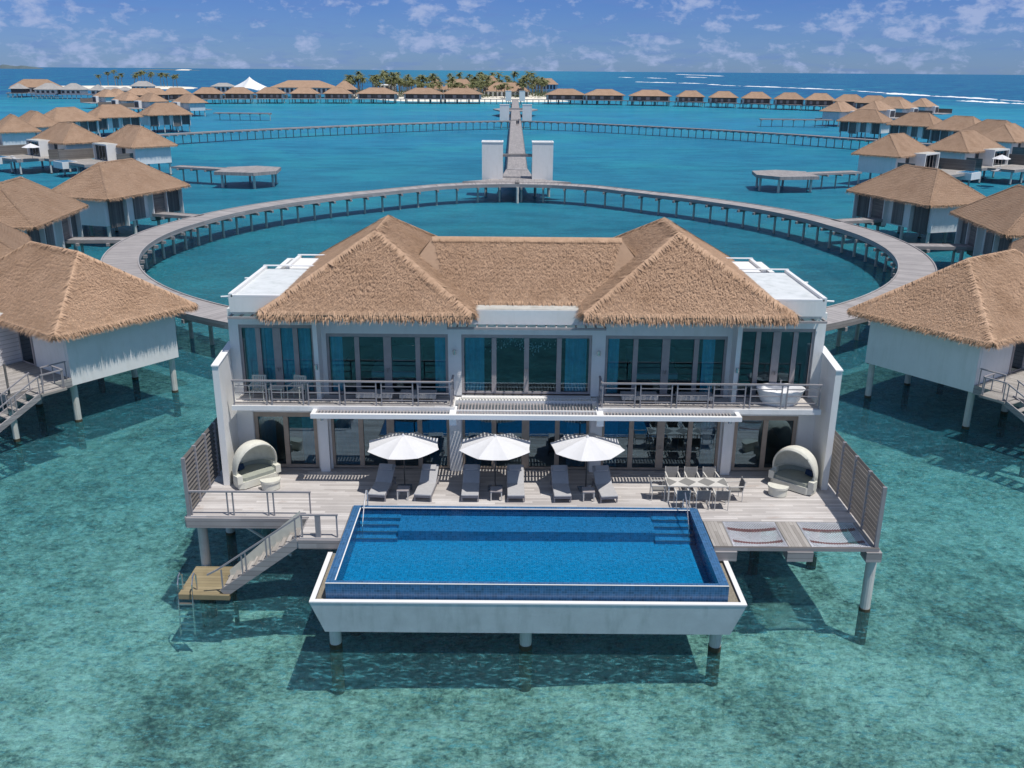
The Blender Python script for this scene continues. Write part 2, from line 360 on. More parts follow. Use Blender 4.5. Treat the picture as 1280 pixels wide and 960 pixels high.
def hip_roof(parent, x0, x1, y0, y1, ze, zr, rid, dens=0, fdens=0, th=.26, name='roof'):
    """hipped thatch; rid = ((x,y),(x,y)) ridge ends"""
    m = MB(); r0 = Vector((*rid[0], zr)); r1 = Vector((*rid[1], zr))
    c = [Vector((x0, y0, ze+th)), Vector((x1, y0, ze+th)), Vector((x1, y1, ze+th)), Vector((x0, y1, ze+th))]
    alongx = abs(r1.x-r0.x) > abs(r1.y-r0.y)
    if alongx: fs = [(c[0], c[1], r1, r0), (c[1], c[2], r1, r1), (c[2], c[3], r0, r1), (c[3], c[0], r0, r0)]
    else: fs = [(c[0], c[1], r0, r0), (c[1], c[2], r1, r0), (c[2], c[3], r1, r1), (c[3], c[0], r0, r1)]
    N = 10
    for a, b, cc, dd in fs:             # slopes as grids, very slightly sagging and lumpy
        rows = []
        for i in range(N+1):
            t = i/N; l = a.lerp(dd, t); r = b.lerp(cc, t); row = []
            for j in range(N+1):
                p = l.lerp(r, j/N); w = math.sin(math.pi*t)*math.sin(math.pi*min(1, max(0, j/N)))
                p = p + Vector((0, 0, -.10*w + .05*w*math.sin(p.x*2.1+p.y*1.7)))
                row.append(p)
            rows.append(row)
        m.grid(rows)
    m.box(x0+.03, x1-.03, y0+.03, y1-.03, ze, ze+th+.01)
    # rounded thatch edge
    for a, b in zip(c, c[1:]+c[:1]): m.tube([a-Vector((0, 0, th*.45)), b-Vector((0, 0, th*.45))], th*.5, 6)
    # hip and ridge caps
    hips = [(c[0], r0), (c[1], r1 if alongx else r0), (c[2], r1), (c[3], r0 if alongx else r1), (r0, r1)]
    for a, b in hips:
        if (a-b).length > .3 and dens < 50: m.tube([a+Vector((0, 0, -.14)), b+Vector((0, 0, -.10))], .17 if dens < 50 else .12, 6)
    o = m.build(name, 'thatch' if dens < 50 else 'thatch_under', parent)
    if dens or fdens:
        bl = MB()
        for a, b, cc, dd in fs:
            if dens: plane_blades(bl, a, b, cc, dd, dens)
            ow = (b-a).cross(Vector((0, 0, 1)))
            if fdens: fringe(bl, a-Vector((0, 0, .1)), b-Vector((0, 0, .1)), ow, fdens)
        if dens:
            for a, b in hips:
                if (b-a).length < .3: continue
                d = (b-a).normalized(); sd = d.cross(Vector((0, 0, 1))).normalized()
                for _ in range(int((b-a).length*dens*.22)):
                    p = a.lerp(b, random.random()) + Vector((0, 0, .05)); s2 = random.choice((-1, 1))
                    q = p + sd*s2*random.uniform(.08, .45) - Vector((0, 0, random.uniform(.09, .26))) - d*random.uniform(0, .2)
                    bl.tri(p-d*.05, p+d*.05, q)
        bl.build('thatch_fringe', 'thatch_leaf', o)
    return o
# ================================================================== water, sea bed, sky, sun
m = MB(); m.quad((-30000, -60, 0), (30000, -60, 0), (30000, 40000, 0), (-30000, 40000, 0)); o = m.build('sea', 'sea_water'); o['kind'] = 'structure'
def bedz(x, y): return -1.7 - min(2.2, max(0, (y-55)/90)) - .35*math.sin(x*.13)*math.cos(y*.11)
m = MB(); m.grid([[(x*4., y*4., bedz(x*4., y*4.) + random.uniform(-.12, .12)) for x in range(-70, 71)] for y in range(-12, 110)])
o = m.build('seabed', 'seabed', smooth=True); o['kind'] = 'structure'
m = MB(); m.quad((-30000, -100, -9), (30000, -100, -9), (30000, 40000, -9), (-30000, 40000, -9)); o = m.build('deep_seabed', 'seabed'); o['kind'] = 'structure'
w = bpy.data.worlds.new('World'); sc.world = w; w.use_nodes = True; nt = w.node_tree; N = nt.nodes; L = nt.links
bg = N['Background']; sky = N.new('ShaderNodeTexSky'); sky.sky_type = 'NISHITA'; sky.sun_disc = False
SUN = Vector((1.0, -.75, 3.3)).normalized()
sky.sun_elevation = math.asin(SUN.z); sky.sun_rotation = math.atan2(SUN.x, SUN.y); sky.air_density = 1.0; sky.dust_density = .15; sky.ozone_density = 2.2; sky.altitude = 0
def wmath(op, a, b=None):
    n = N.new('ShaderNodeMath'); n.operation = op
    for i, v in enumerate((a, b)):
        if v is None: continue
        if isinstance(v, (int, float)): n.inputs[i].default_value = v
        else: L.new(v, n.inputs[i])
    return n.outputs[0]
tc = N.new('ShaderNodeTexCoord'); sp = N.new('ShaderNodeSeparateXYZ'); L.new(tc.outputs['Generated'], sp.inputs[0])
def wnoise(scale, sxyz, detail, rough=.6, loc=(0, 0, 0)):
    mp = N.new('ShaderNodeMapping'); mp.inputs['Scale'].default_value = sxyz; mp.inputs['Location'].default_value = loc; L.new(tc.outputs['Generated'], mp.inputs[0])
    n = N.new('ShaderNodeTexNoise'); n.inputs['Scale'].default_value = scale; n.inputs['Detail'].default_value = detail; n.inputs['Roughness'].default_value = rough
    n.inputs['Distortion'].default_value = .2
    L.new(mp.outputs[0], n.inputs['Vector']); return n.outputs['Fac']
def wramp(f, st):
    r = N.new('ShaderNodeValToRGB'); e = r.color_ramp.elements
    while len(e) < len(st): e.new(.5)
    for i, (p, c) in enumerate(st): e[i].position = p; e[i].color = (*c, 1) if isinstance(c, tuple) else (c, c, c, 1)
    L.new(f, r.inputs[0]); return r.outputs[0]
def wmix(f, a, b, typ='MIX'):
    n = N.new('ShaderNodeMix'); n.data_type = 'RGBA'; n.blend_type = typ
    for i, v in ((0, f), (6, a), (7, b)):
        if isinstance(v, (int, float)): n.inputs[i].default_value = v
        elif isinstance(v, tuple): n.inputs[i].default_value = (*v, 1)
        else: L.new(v, n.inputs[i])
    return n.outputs[2]
tint = wramp(wmath('MAXIMUM', sp.outputs[2], 0.), [(0., (.31, .52, 1.12)), (.08, (.24, .42, .98)), (.35, (1.06, 1.0, .93))])
base = wmix(1., sky.outputs[0], tint, 'MULTIPLY')
c1 = wnoise(36., (1, 1, 2.0), 9, .6, (3, 1, .4)); c2 = wnoise(6., (1, 1, 5.), 4, .55, (0, 2, 0)); c3 = wnoise(80., (1, 1, 1.6), 5, .65)
cl = wmath('ADD', wmath('MULTIPLY', c1, .62), wmath('ADD', wmath('MULTIPLY', c2, .28), wmath('MULTIPLY', c3, .16)))
puff = wramp(cl, [(.542, 0.), (.58, .35), (.64, .85)])
veil = wramp(c2, [(.4, 0.), (.75, .14)])
grey = wramp(wnoise(20., (1, 1, 6.), 5, .6, (7, 3, 2)), [(.5, 0.), (.65, .38)])
cloud = wmix(.5, (3.0, 4.3, 7.8), (2.7, 4.0, 7.4))
skyc = wmix(veil, base, cloud); skyc = wmix(grey, skyc, (1.6, 2.8, 6.4)); skyc = wmix(puff, skyc, (4.2, 5.2, 8.0))
L.new(skyc, bg.inputs['Color']); bg.inputs['Strength'].default_value = .09
sl = bpy.data.lights.new('sun', 'SUN'); sl.energy = 4.1; sl.angle = R(.53); sl.color = (1, .955, .89)
so = bpy.data.objects.new('sun', sl); col.objects.link(so); so.rotation_euler = SUN.to_track_quat('Z', 'Y').to_euler(); so.location = (40, -30, 130)
vs = sc.view_settings; vs.view_transform = 'Standard'; vs.look = 'None'; vs.gamma = 1; vs.exposure = -.04
sc.render.engine = 'CYCLES'; sc.cycles.max_bounces = 8; sc.cycles.transparent_max_bounces = 12; sc.cycles.caustics_reflective = False; sc.cycles.caustics_refractive = False
# ================================================================== round walkway
RC = Vector((.5, 95.3, 0)); RI, RO = 36.7, 39.8
def bulge(a):            # the ring is drawn out to a blunt point where the pier meets it
    d = abs((math.degrees(a)-90+180) % 360-180); K = [(0, 10.9), (7, 10.4), (14, 8.8), (20, 6.5), (28, 4.2), (43, 2.1), (60, .9), (75, .1), (181, 0)]
    for (x0, v0), (x1, v1) in zip(K, K[1:]):
        if x0 <= d <= x1:
            t = (d-x0)/(x1-x0); return v0+(v1-v0)*t
    return 0
def ang_pt(r, a, z=0.): r += bulge(a); return (RC.x+r*math.cos(a), RC.y+r*math.sin(a), z)
ring = empty('walkway', (RC.x, RC.y, 0), 'grey timber walkway on piles making the full circle behind the big thatched house', 'walkway')
def annulus(r0, r1, z0, z1, a0=0., a1=2*math.pi, n=220):
    m = MB()
    for k in range(n):
        a, b = a0+(a1-a0)*k/n, a0+(a1-a0)*(k+1)/n
        p = [ang_pt(r0, a), ang_pt(r1, a), ang_pt(r1, b), ang_pt(r0, b)]
        m.prism(p, z0, z1)
    return m
annulus(RI, RO, D-.16, D).build('deck_boards', 'walk_ring', ring)
for r in (RI-.06, RO-.04): annulus(r, r+.12, D-.42, D+.07).build('edge_beam', 'beam', ring)
annulus(RI+.9, RI+1.1, D-.5, D-.16).build('joist', 'beam', ring)
bent = MB(); bent.tube([(0, 0, -3.5), (0, 0, D-.7)], .15, 10)
cap = MB(); cap.box(-1.9, 1.75, -.13, .13, D-.72, D-.44)
pb = cbm = None
for k in range(90):
    a = 2*math.pi*k/90 + .02
    if 235 < math.degrees(a) % 360 < 305: continue      # runs behind the house there
    if pb is None:
        pb = bent.build('pile', 'concrete'); cbm = cap.build('cross_beam', 'beam')
        p, c = pb, cbm
    else:
        p, c = pb.copy(), cbm.copy(); col.objects.link(p); col.objects.link(c)
    for q, rr in ((p, 37.7+bulge(a)), (c, 38.2+bulge(a))):
        q.parent = ring; q.location = (rr*math.cos(a), rr*math.sin(a), 0); q.rotation_euler = (0, 0, a)
def straight_walk(name, pts, w, label, z=D, step=3., pr=.14, mat='walk', maxp=100, group=None, thick=.3):
    """a jetty along a centre line: boards, edge beams, cross beams and piles"""
    t = empty(name, (pts[0][0], pts[0][1], 0), label, 'walkway', group)
    dk, eb, jb = MB(), MB(), MB()
    P = [Vector((p[0], p[1], 0)) for p in pts]
    nr = []
    for k in range(len(P)):
        d = (P[min(k+1, len(P)-1)]-P[max(k-1, 0)]).normalized(); nr.append(Vector((-d.y, d.x, 0)))
    for k in range(len(P)-1):
        a, b, na, nb = P[k], P[k+1], nr[k]*w/2, nr[k+1]*w/2
        dk.prism([a-na, b-nb, b+nb, a+na], z-.12, z)
        for s in (-1, 1):
            q = [a+na*s*1.0, b+nb*s*1.0, b+nb*s*1.06, a+na*s*1.06]
            if s < 0: q = q[::-1]
            if s > 0: q = q
            eb.prism(q, z-thick, z+.04)
    dk.build('deck_boards', mat, t); eb.build('edge_beam', 'beam', t)
    acc = 0.; n = 0; p0 = c0 = None; nxt = step/2
    for k in range(len(P)-1):
        L_ = (P[k+1]-P[k]).length
        while nxt <= acc+L_ and n < maxp:
            q = P[k].lerp(P[k+1], (nxt-acc)/L_); d = (P[k+1]-P[k]).normalized()
            if p0 is None:
                p0 = MB().tube([(0, 0, -3), (0, 0, z-thick)], pr, 8).build('pile', 'concrete'); c0 = MB().box(-.15, .15, -w/2-.3, w/2+.3, z-thick-.25, z-thick+.02).build('cross_beam', 'beam')
                a_, b_ = p0, c0
            else:
                a_, b_ = p0.copy(), c0.copy(); col.objects.link(a_); col.objects.link(b_)
            for o_ in (a_, b_):
                o_.parent = t; o_.location = (q.x-P[0].x, q.y-P[0].y, 0); o_.rotation_euler = (0, 0, math.atan2(d.y, d.x))
            n += 1; nxt += step
        acc += L_
    return t
# central pier with the flare where it meets the ring
pr = straight_walk('pier', [(.6, 166), (.6, 331)], 3.3, 'straight grey timber pier running away from the round walkway to the island', step=3.5, mat='walk')
m = MB(); m.prism([(-8, 146.3), (.5, 145.2), (9, 146.3), (5.5, 149), (3.2, 153), (2.5, 165.9), (-1.3, 165.9), (-2.0, 153), (-4.3, 149)], D-.3, D+.03); m.build('landing', 'walk', pr)
m = MB(); m.box(-1.2, 2.4, 164.2, 165.8, D+.035, D+.12); m.build('step', 'beam', pr)
m = MB(); m.tube([(.6, 142.8, -3), (.6, 142.8, D-.4)], .22, 10); m.build('mooring_pile', 'pile_white', pr)
m = MB(); m.box(.3, .9, 143.0, 146.6, D+.034, D+.3); m.build('bin_post', 'beam_v', pr)
for Yt, ht, nm in ((150, 8.45, 'nearer'), (338., 7.75, 'farther'), (556., 8.0, 'farthest')):
    for s, sd in ((-1, 'left'), (1, 'right')):
        xc = CX+s*4.0
        t = empty('gate_tower', (xc, Yt+1.7, 0), 'white box tower on the %s side of the pier, %s pair' % (sd, nm), 'tower', 'white towers beside the pier')
        b = MB(); b.box(xc-1.65, xc+1.65, Yt, Yt+3.2, 2.5, ht); b.build('wall', 'white', t)
        b = MB(); b.box(xc-1.72, xc+1.72, Yt-.07, Yt+.12, ht+.003, ht+.16); b.box(xc-1.72, xc+1.72, Yt+3.1, Yt+3.27, ht+.003, ht+.16)
        b.box(xc-1.72, xc-1.5, Yt+.12, Yt+3.1, ht+.003, ht+.16); b.box(xc+1.5, xc+1.72, Yt+.12, Yt+3.1, ht+.003, ht+.16); b.build('parapet', 'white_clean', t)
        for dx in (-1.1, 1.1):
            for dy in (.5, 2.6): MB().tube([(xc+dx, Yt+dy, -3), (xc+dx, Yt+dy, 2.5)], .2, 8).build('pile', 'concrete', t)
        f = MB(); f.box(xc-s*1.65-.05, xc-s*1.65+.05, Yt+.8, Yt+2.4, 3., 5.2); f.build('door', 'frame_up', t)
    t = empty('canopy_beam', (CX, Yt+2, 0), 'slatted beam bridging the %s pair of white towers over the pier' % nm, 'beam', 'beams between the towers')
    b = MB(); b.box(CX-2.34, CX+2.34, Yt+1.2, Yt+1.4, 6.2, 6.5); b.box(CX-2.34, CX+2.34, Yt+2.6, Yt+2.8, 6.2, 6.5); b.build('rail', 'beam', t)
    b = MB()
    for k in range(22): b.box(CX-2.3+k*.21, CX-2.2+k*.21, Yt+1.1, Yt+2.9, 6.503, 6.6)
    b.build('slats', 'beam', t)
# far landing with platforms left and right of the towers and the last stretch to the island
pr2 = straight_walk('pier', [(CX, 334), (CX, 360), (CX, 590)], 3.3, 'far stretch of the timber pier joining the second pair of towers to the beach', step=5.)
t = empty('landing_platform', (CX, 430, 0), 'pointed timber platform behind the farther pair of white towers', 'platform')
MB().prism([(-9.5, 432), (-6, 415), (7, 415), (10.7, 432), (7, 446), (-6, 446)], D-.5, D-.01).build('deck_boards', 'walk', t)
for x in (-6, -3, 4, 7): MB().tube([(x, 418, -3), (x, 418, D-.4)], .2, 8).build('pile', 'concrete', t)
# ================================================================== MAIN HOUSE
FY = 36.75; F2 = 6.22
H = empty('overwater_house', (CX, 41, D), 'large two storey white house with thatched roofs and glass front over the pool deck', 'house')
def sx(x): return 2*CX-x
XL, XR = CX-12.35, CX+12.35
# envelope --------------------------------------------------------------
wl = MB()
wl.box(XL, XL+.25, FY, 47.5, D+.01, 9.95); wl.box(XR-.25, XR, FY, 47.5, D+.01, 9.95)
wl.box(XL+.25, XR-.25, 47.25, 47.5, D+.01, 9.95)
bays_up = [(CX-11.95, CX-8.85), (CX-8.35, CX-3.28), (CX-2.72, CX+2.72), (CX+3.28, CX+8.35), (CX+8.85, CX+11.95)]
bays_lo = [(CX-11.65, CX-8.95), (CX-8.35, CX-3.28), (CX-2.72, CX+2.72), (CX+3.28, CX+8.35), (CX+8.95, CX+11.65)]
heads_up = [9.28, 8.93, 8.93, 8.93, 9.28]
def facade(bays, z0, z1, heads):
    xs = [XL+.25] + [v for b in bays for v in b] + [XR-.25]
    for k in range(0, len(xs), 2): wl.box(xs[k], xs[k+1], FY, FY+.25, z0, z1)
    for b, h in zip(bays, heads): wl.box(b[0], b[1], FY+.002, FY+.248, h, z1)
facade(bays_lo, D+.01, F2-.25, [5.42]*5)
facade(bays_up, F2+.01, 9.95, heads_up)
for x in (CX-8.6, CX-3.0, CX+3.0, CX+8.6): wl.box(x-.1, x+.1, FY+.26, 44, F2+.02, 9.9); wl.box(x-.1, x+.1, FY+.26, 44, D+.02, F2-.26)
wl.build('wall', 'white', H)
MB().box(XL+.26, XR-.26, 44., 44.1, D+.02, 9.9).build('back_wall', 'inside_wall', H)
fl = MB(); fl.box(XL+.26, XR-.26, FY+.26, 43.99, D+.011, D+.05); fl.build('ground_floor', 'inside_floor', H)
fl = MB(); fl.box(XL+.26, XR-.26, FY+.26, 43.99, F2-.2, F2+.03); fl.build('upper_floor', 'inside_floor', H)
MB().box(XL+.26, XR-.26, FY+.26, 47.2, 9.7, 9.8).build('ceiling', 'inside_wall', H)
# windows ----------------------------------------------------------------
def curtain(par, x0, x1, y, z0, z1, mat='curtain'):
    rows = []
    n = int((x1-x0)/.045)
    for zz in (z0, (z0+z1)/2, z1):
        rows.append([(x0+(x1-x0)*i/n, y+.05*math.sin(i*1.05)+.02*math.sin(i*.37), zz) for i in range(n+1)])
    MB().grid(rows).build('curtain', mat, par, smooth=True)
def window(b, z0, z1, n, fm, gm, cur, fr=.11, mull=.11, fat=True):
    f = MB(); y0, y1 = FY+.06, FY+.2
    f.box(b[0]+.003, b[1]-.003, y0, y1, z1-fr*1.4, z1-.003); f.box(b[0]+.003, b[1]-.003, y0, y1, z0, z0+fr*.8)
    f.box(b[0]+.003, b[0]+fr, y0, y1, z0+fr*.8, z1-fr*1.4); f.box(b[1]-fr, b[1]-.003, y0, y1, z0+fr*.8, z1-fr*1.4)
    W = b[1]-b[0]
    for k in range(1, n):
        x = b[0]+W*k/n; mw = mull*(1.45 if (fat and n == 4 and k == 2) else .9)
        f.box(x-mw, x+mw, y0-.02, y1-.02, z0+fr*.8+.002, z1-fr*1.4-.002)
    if n > 2:
        x = b[0]+W/2
        for s in (-1, 1): f.box(x+s*.05-.015, x+s*.05+.015, y0-.09, y0-.02, z0+1.0, z0+1.15)
    w_ = f.build('window', fm, H)
    MB().box(b[0]+fr, b[1]-fr, FY+.115, FY+.13, z0+.06, z1-.1).build('pane', gm, w_)
    for c in cur: curtain(w_, b[0]+c[0], b[0]+c[1], FY+.24, z0+.05, z1-.1, c[2] if len(c) > 2 else 'curtain')
    return w_
z1s = heads_up
window(bays_up[0], F2+.04, 9.28, 4, 'frame_up', 'glass', [(.2, 1.0, 'sheer'), (1.0, 2.9)])
window(bays_up[1], F2+.04, 8.93, 4, 'frame_up', 'glass', [(.15, .65), (4.5, 4.95)])
window(bays_up[2], F2+.10, 8.93, 4, 'frame_up', 'glass', [(.15, .95), (4.35, 5.25)], fat=False)
window(bays_up[3], F2+.04, 8.93, 4, 'frame_up', 'glass', [(.15, .6), (4.1, 4.6)])
window(bays_up[4], F2+.04, 9.28, 4, 'frame_up', 'glass', [])
window(bays_lo[0], D+.05, 5.42, 2, 'frame_low', 'glass_low', [(.2, .85), (2.0, 2.55)], .16)
window(bays_lo[1], D+.05, 5.42, 4, 'frame_low', 'glass_low', [(.15, 1.15), (4.2, 4.9)])
window(bays_lo[2], D+.05, 5.42, 4, 'frame_low', 'glass_low', [(.15, .8), (4.5, 5.3)])
window(bays_lo[3], D+.05, 5.42, 4, 'frame_low', 'glass_low', [(.15, .7), (4.3, 4.9)])
window(bays_lo[4], D+.05, 5.42, 2, 'frame_low', 'glass_low', [], .16)
# sill slab of the central bay
# balcony slabs ------------------------------------------------------------
BY = 35.38
sb = MB()
for (a, b) in ((XL+.26, CX-2.95), (CX+2.95, XR-.26)): sb.box(a, b, BY, FY-.003, F2-.22, F2-.01)
sb.box(CX-2.945, CX+2.945, BY+.9, FY-.003, F2-.22, F2-.02)
sb.box(CX-2.72, CX+2.72, FY-.35, FY-.004, F2-.018, F2+.06)
sb.build('balcony_slab', 'white', H)
for (a, b) in ((XL+.3, CX-3.0), (CX+3.0, XR-.3)): MB().box(a, b, BY+.06, FY-.01, F2-.007, F2+.03).build('balcony_boards', 'deck', H)
# end fins -----------------------------------------------------------------
for s in (-1, 1):
    x0 = CX+s*12.6; x1 = x0-s*.26
    f = MB(); f.side([(34.98, D+.012), (37.4, D+.012), (37.4, 8.32), (34.98, 8.02)], min(x0, x1), max(x0, x1)); f.build('fin_wall', 'white', H)
    g = MB(); g.side([(34.94, 8.022), (37.4, 8.322), (37.4, 8.37), (34.94, 8.07)], min(x0, x1)-.02, max(x0, x1)+.02); g.build('coping', 'white_clean', H)
    # ground level return wall beside the side door
    MB().box(min(CX+s*12.34, CX+s*11.66), max(CX+s*12.34, CX+s*11.66), FY-.04, FY-.003, D+.012, F2-.23).build('return_wall', 'white', H)
    # tall slim posts in front of the facade
    px = CX+s*8.62
    MB().side([(36.05, F2+.032), (36.748, F2+.032), (36.748, 9.94), (35.9, 9.94)], px-.09, px+.09).build('post', 'white', H)
    MB().box(px-.2, px+.2, 36.42, 36.745, D+.012, F2-.23).build('post', 'white', H)
for x in (CX-3.0, CX+3.0): MB().box(x-.24, x+.24, 36.58, 36.745, D+.012, F2-.23).build('post', 'white', H)
for x, z, y in ((CX-8.62, 5.35, 36.4), (CX-3.0, 5.35, 36.56), (CX+3.0, 5.35, 36.56), (CX+8.62, 5.35, 36.4), (CX-8.62, 7.75, 35.95), (CX-3, 8.2, 36.72), (CX+3, 8.2, 36.72), (CX+8.62, 7.75, 35.95)):
    l = MB().tube([(x, y-.12, z-.1), (x, y-.12, z+.1)], .07, 10).build('wall_lamp', 'steel', H)
    MB().tube([(x, y-.12, z-.11), (x, y-.12, z-.095)], .05, 10).build('bulb', 'light_glow', l)
# pergola over the terrace ---------------------------------------------------
PZ0, PZ1 = 5.9, 6.09; PL, PR = CX-8.75, CX+8.72
pg = MB(); pg.box(PL, PR, 34.78, 34.94, PZ0, PZ1)
for x in (PL, PR-.18): pg.box(x, x+.18, 34.942, BY-.003, PZ0, PZ1-.002)
for x in (CX-3.0, CX+3.0): pg.box(x-.14, x+.14, 34.942, BY+.5, PZ0-.002, PZ1-.004); pg.box(x-.14, x+.14, 34.9, 35.08, PZ0-.3, PZ0-.004)
pg.box(CX-2.85, CX+2.85, BY-.02, BY+.06, PZ0, PZ1-.002)
pgo = pg.build('pergola', 'white_clean', H)
sls = MB()
for (a, b) in ((PL+.19, CX-3.15), (CX-2.85, CX+2.85), (CX+3.15, PR-.19)):
    n = int((b-a)/.135)
    for k in range(n): sls.box(a+k*.135+.02, a+k*.135+.065, 34.945, BY-.024, PZ0+.03, PZ1-.03)
n = int(5.68/.135); cs = MB()
for k in range(n): sls.box(CX-2.84+k*.135+.02, CX-2.84+k*.135+.068, BY+.062, BY+.895, PZ0+.03, PZ1+.0); cs.box(CX-2.84+k*.135+.02, CX-2.84+k*.135+.075, BY+.9, FY-.36, F2-.015, F2+.05)
sls.build('slats', 'frame_up', pgo); cs.build('slats', 'cream', pgo)
# railings -----------------------------------------------------------------
def railing(par, pts, z, h, nr, bay=1.55, mat='rail', name='railing', pairs=True, pw=.05):
    m = MB()
    for a, b in zip(pts, pts[1:]):
        a = Vector((*a, z)) if len(a) == 2 else Vector(a); b = Vector((*b, z)) if len(b) == 2 else Vector(b)
        L_ = (b-a).length; d = (b-a)/L_
        m.bar(a+Vector((0, 0, h)), b+Vector((0, 0, h)), .09, .06)
        n = max(1, round(L_/bay))
        for k in range(n+1):
            q = a.lerp(b, k/n)
            for o_ in ((-.11, .11) if pairs and 0 < k < n else ((.05,) if k == 0 else (-.05,))):
                p = q+d*o_; m.bar(p, p+Vector((0, 0, h-.03)), pw, pw)
            if k < n:
                for r in range(nr):
                    zz = Vector((0, 0, h*(r+.75)/(nr+.45))); m.bar(q+d*.13+zz, a.lerp(b, (k+1)/n)-d*.13+zz, .03, .035)
    return m.build(name, mat, par)
railing(H, [(XL+.32, BY+.07), (CX-3.05, BY+.07)], F2+.03, 1.02, 3, 1.42)
railing(H, [(CX-3.05, BY+.16), (CX-3.05, FY-.4)], F2+.03, 1.02, 3, 1.2, pairs=False)
railing(H, [(CX+3.05, BY+.07), (XR-.32, BY+.07)], F2+.03, 1.02, 3, 1.42)
railing(H, [(CX+3.05, BY+.16), (CX+3.05, FY-.4)], F2+.03, 1.02, 3, 1.2, pairs=False)
# roofs --------------------------------------------------------------------
for s in (-1, 1):
    xc = CX+s*6.42
    hip_roof(H, xc-4.2, xc+4.2, 35.25, 47.2, 9.95, 12.85, ((xc, 38.95), (xc, 43.0)), dens=430, fdens=260, th=.26)
# middle ridge running between the two pyramids
m = MB(); y0, yr, y1 = 37.1, 40.0, 44.5; ze = 10.22; zr = 12.4; xa, xb = CX-6.0, CX+6.0
xr_ = 4.1
def mid(i, t, yA, zA, top=xr_): h = 6.0+(top-6.0)*t/8; return (CX-h+2*h*i/24, yA+(yr-yA)*t/8, zA+(zr-zA)*t/8-.06*math.sin(math.pi*t/8)+.03*math.sin(i*2.2+t)*(1 if 0 < i < 24 else 0))
m.grid([[mid(i, t, y0, ze) for i in range(25)] for t in range(9)])
m.grid([[mid(24-i, t, y1, ze-.2) for i in range(25)] for t in range(9)])
for s in (-1, 1): m.tri((CX+s*6, y0, ze), (CX+s*xr_, yr, zr), (CX+s*6, y1, ze-.2))
m.tube([(CX-6, y0+.03, ze-.12), (CX+6, y0+.03, ze-.12)], .14, 6)
o = m.build('roof', 'thatch_under', H)
bl = MB(); plane_blades(bl, (CX-3.2, y0, ze), (CX+3.2, y0, ze), (CX+4.1, yr, zr), (CX-4.1, yr, zr), 430); fringe(bl, (CX-2.5, y0, ze-.1), (CX+2.5, y0, ze-.1), (0, -1, 0), 90, .2)
for s in (-1, 1): plane_blades(bl, (CX+s*6, y0, ze), (CX+s*6, y1, ze-.2), (CX+s*4.1, yr+.01, zr), (CX+s*4.1, yr-.01, zr), 240)
for _ in range(900):
    p = Vector((random.uniform(CX-4.1, CX+4.1), yr, zr+.04)); bl.tri(p-Vector((.05, 0, 0)), p+Vector((.05, 0, 0)), p+Vector((random.uniform(-.05, .05), -random.uniform(.2, .35), -.2)))
bl.build('thatch_fringe', 'thatch_leaf', o)
# white box bay over the middle windows
m = MB(); m.box(CX-2.9, CX+2.9, 36.25, 37.6, 9.5, 10.10); m.build('roof_box', 'white', H)
MB().box(CX-2.86, CX+2.86, 36.29, 37.6, 10.103, 10.125).build('roof_box_top', 'concrete', H)
def louvre(x0, x1, y0, y1, z, n):
    m = MB(); m.box(x0, x1, y0, y0+.06, z, z+.09); m.box(x0, x0+.06, y0+.062, y1, z, z+.09); m.box(x1-.06, x1, y0+.062, y1, z, z+.09)
    o = m.build('louvre_canopy', 'frame_up', H); s_ = MB()
    for k in range(1, n): xx = x0+(x1-x0)*k/n; s_.box(xx-.03, xx+.03, y0+.063, y1, z+.005, z+.085)
    s_.build('slats', 'frame_up', o)
    return o
louvre(CX-3.25, CX+3.2, 35.95, FY-.004, 9.36, 16)
# flat roofed wings behind the thatch -----------------------------------------
for s in (-1, 1):
    a, b = CX+s*12.0, CX+s*8.3
    x0, x1 = min(a, b), max(a, b)
    m = MB(); m.box(x0, x1, 36.0, 41.6, 10.0, 10.62); m.box(min(CX+s*11.0, CX+s*8.3), max(CX+s*11.0, CX+s*8.3), 41.6, 44.2, 10.0, 10.62)
    o = m.build('wing_roof', 'white', H); MB().box(x0+.16, x1, 36.15, 41.42, 10.623, 10.633).build('roof_membrane', 'white_shade', o)
    p = MB(); e = CX+s*12.0; i2 = e-s*.16
    p.box(min(e, i2), max(e, i2), 36.0, 41.6, 10.623, 10.76); p.box(x0, x1, 41.44, 41.6, 10.765, 10.80)
    p.box(min(CX+s*11.0, CX+s*10.84), max(CX+s*11.0, CX+s*10.84), 41.61, 44.2, 10.623, 10.76); p.box(x0+.1, x1-.1, 36.0, 36.14, 10.624, 10.70)
    p.box(min(CX+s*11.0, CX+s*8.3), max(CX+s*11.0, CX+s*8.3), 44.04, 44.2, 10.763, 10.80)
    p.build('parapet', 'white_clean', o)
    q = MB()
    for yy, e_ in ((36.4, 12.0), (39.9, 12.0), (42.9, 11.0)): q.tube([(CX+s*e_, yy, 10.55), (CX+s*(e_+.42), yy, 10.53)], .045, 6)
    q.build('rain_spout', 'white_clean', o)
    louvre(min(CX+s*12.1, CX+s*9.4), max(CX+s*12.1, CX+s*9.4), 35.95, FY-.004, 9.72, 6)
    w3 = MB(); w3.box(min(CX+s*12.0, CX+s*9.0), max(CX+s*12.0, CX+s*9.0), 36.3, FY-.005, 9.83, 9.997); w3.build('soffit', 'white', H)
# piles under the house
for x in (XL+.6, CX-6, CX, CX+6, XR-.6):
    for y in (37.5, 41.5, 46.5): MB().tube([(x, y, -3), (x, y, D-.5)], .24, 10).build('pile', 'concrete', H)
MB().box(XL+.01, XR-.01, FY, 47.4, D-.5, D-.13).build('underfloor', 'concrete', H)
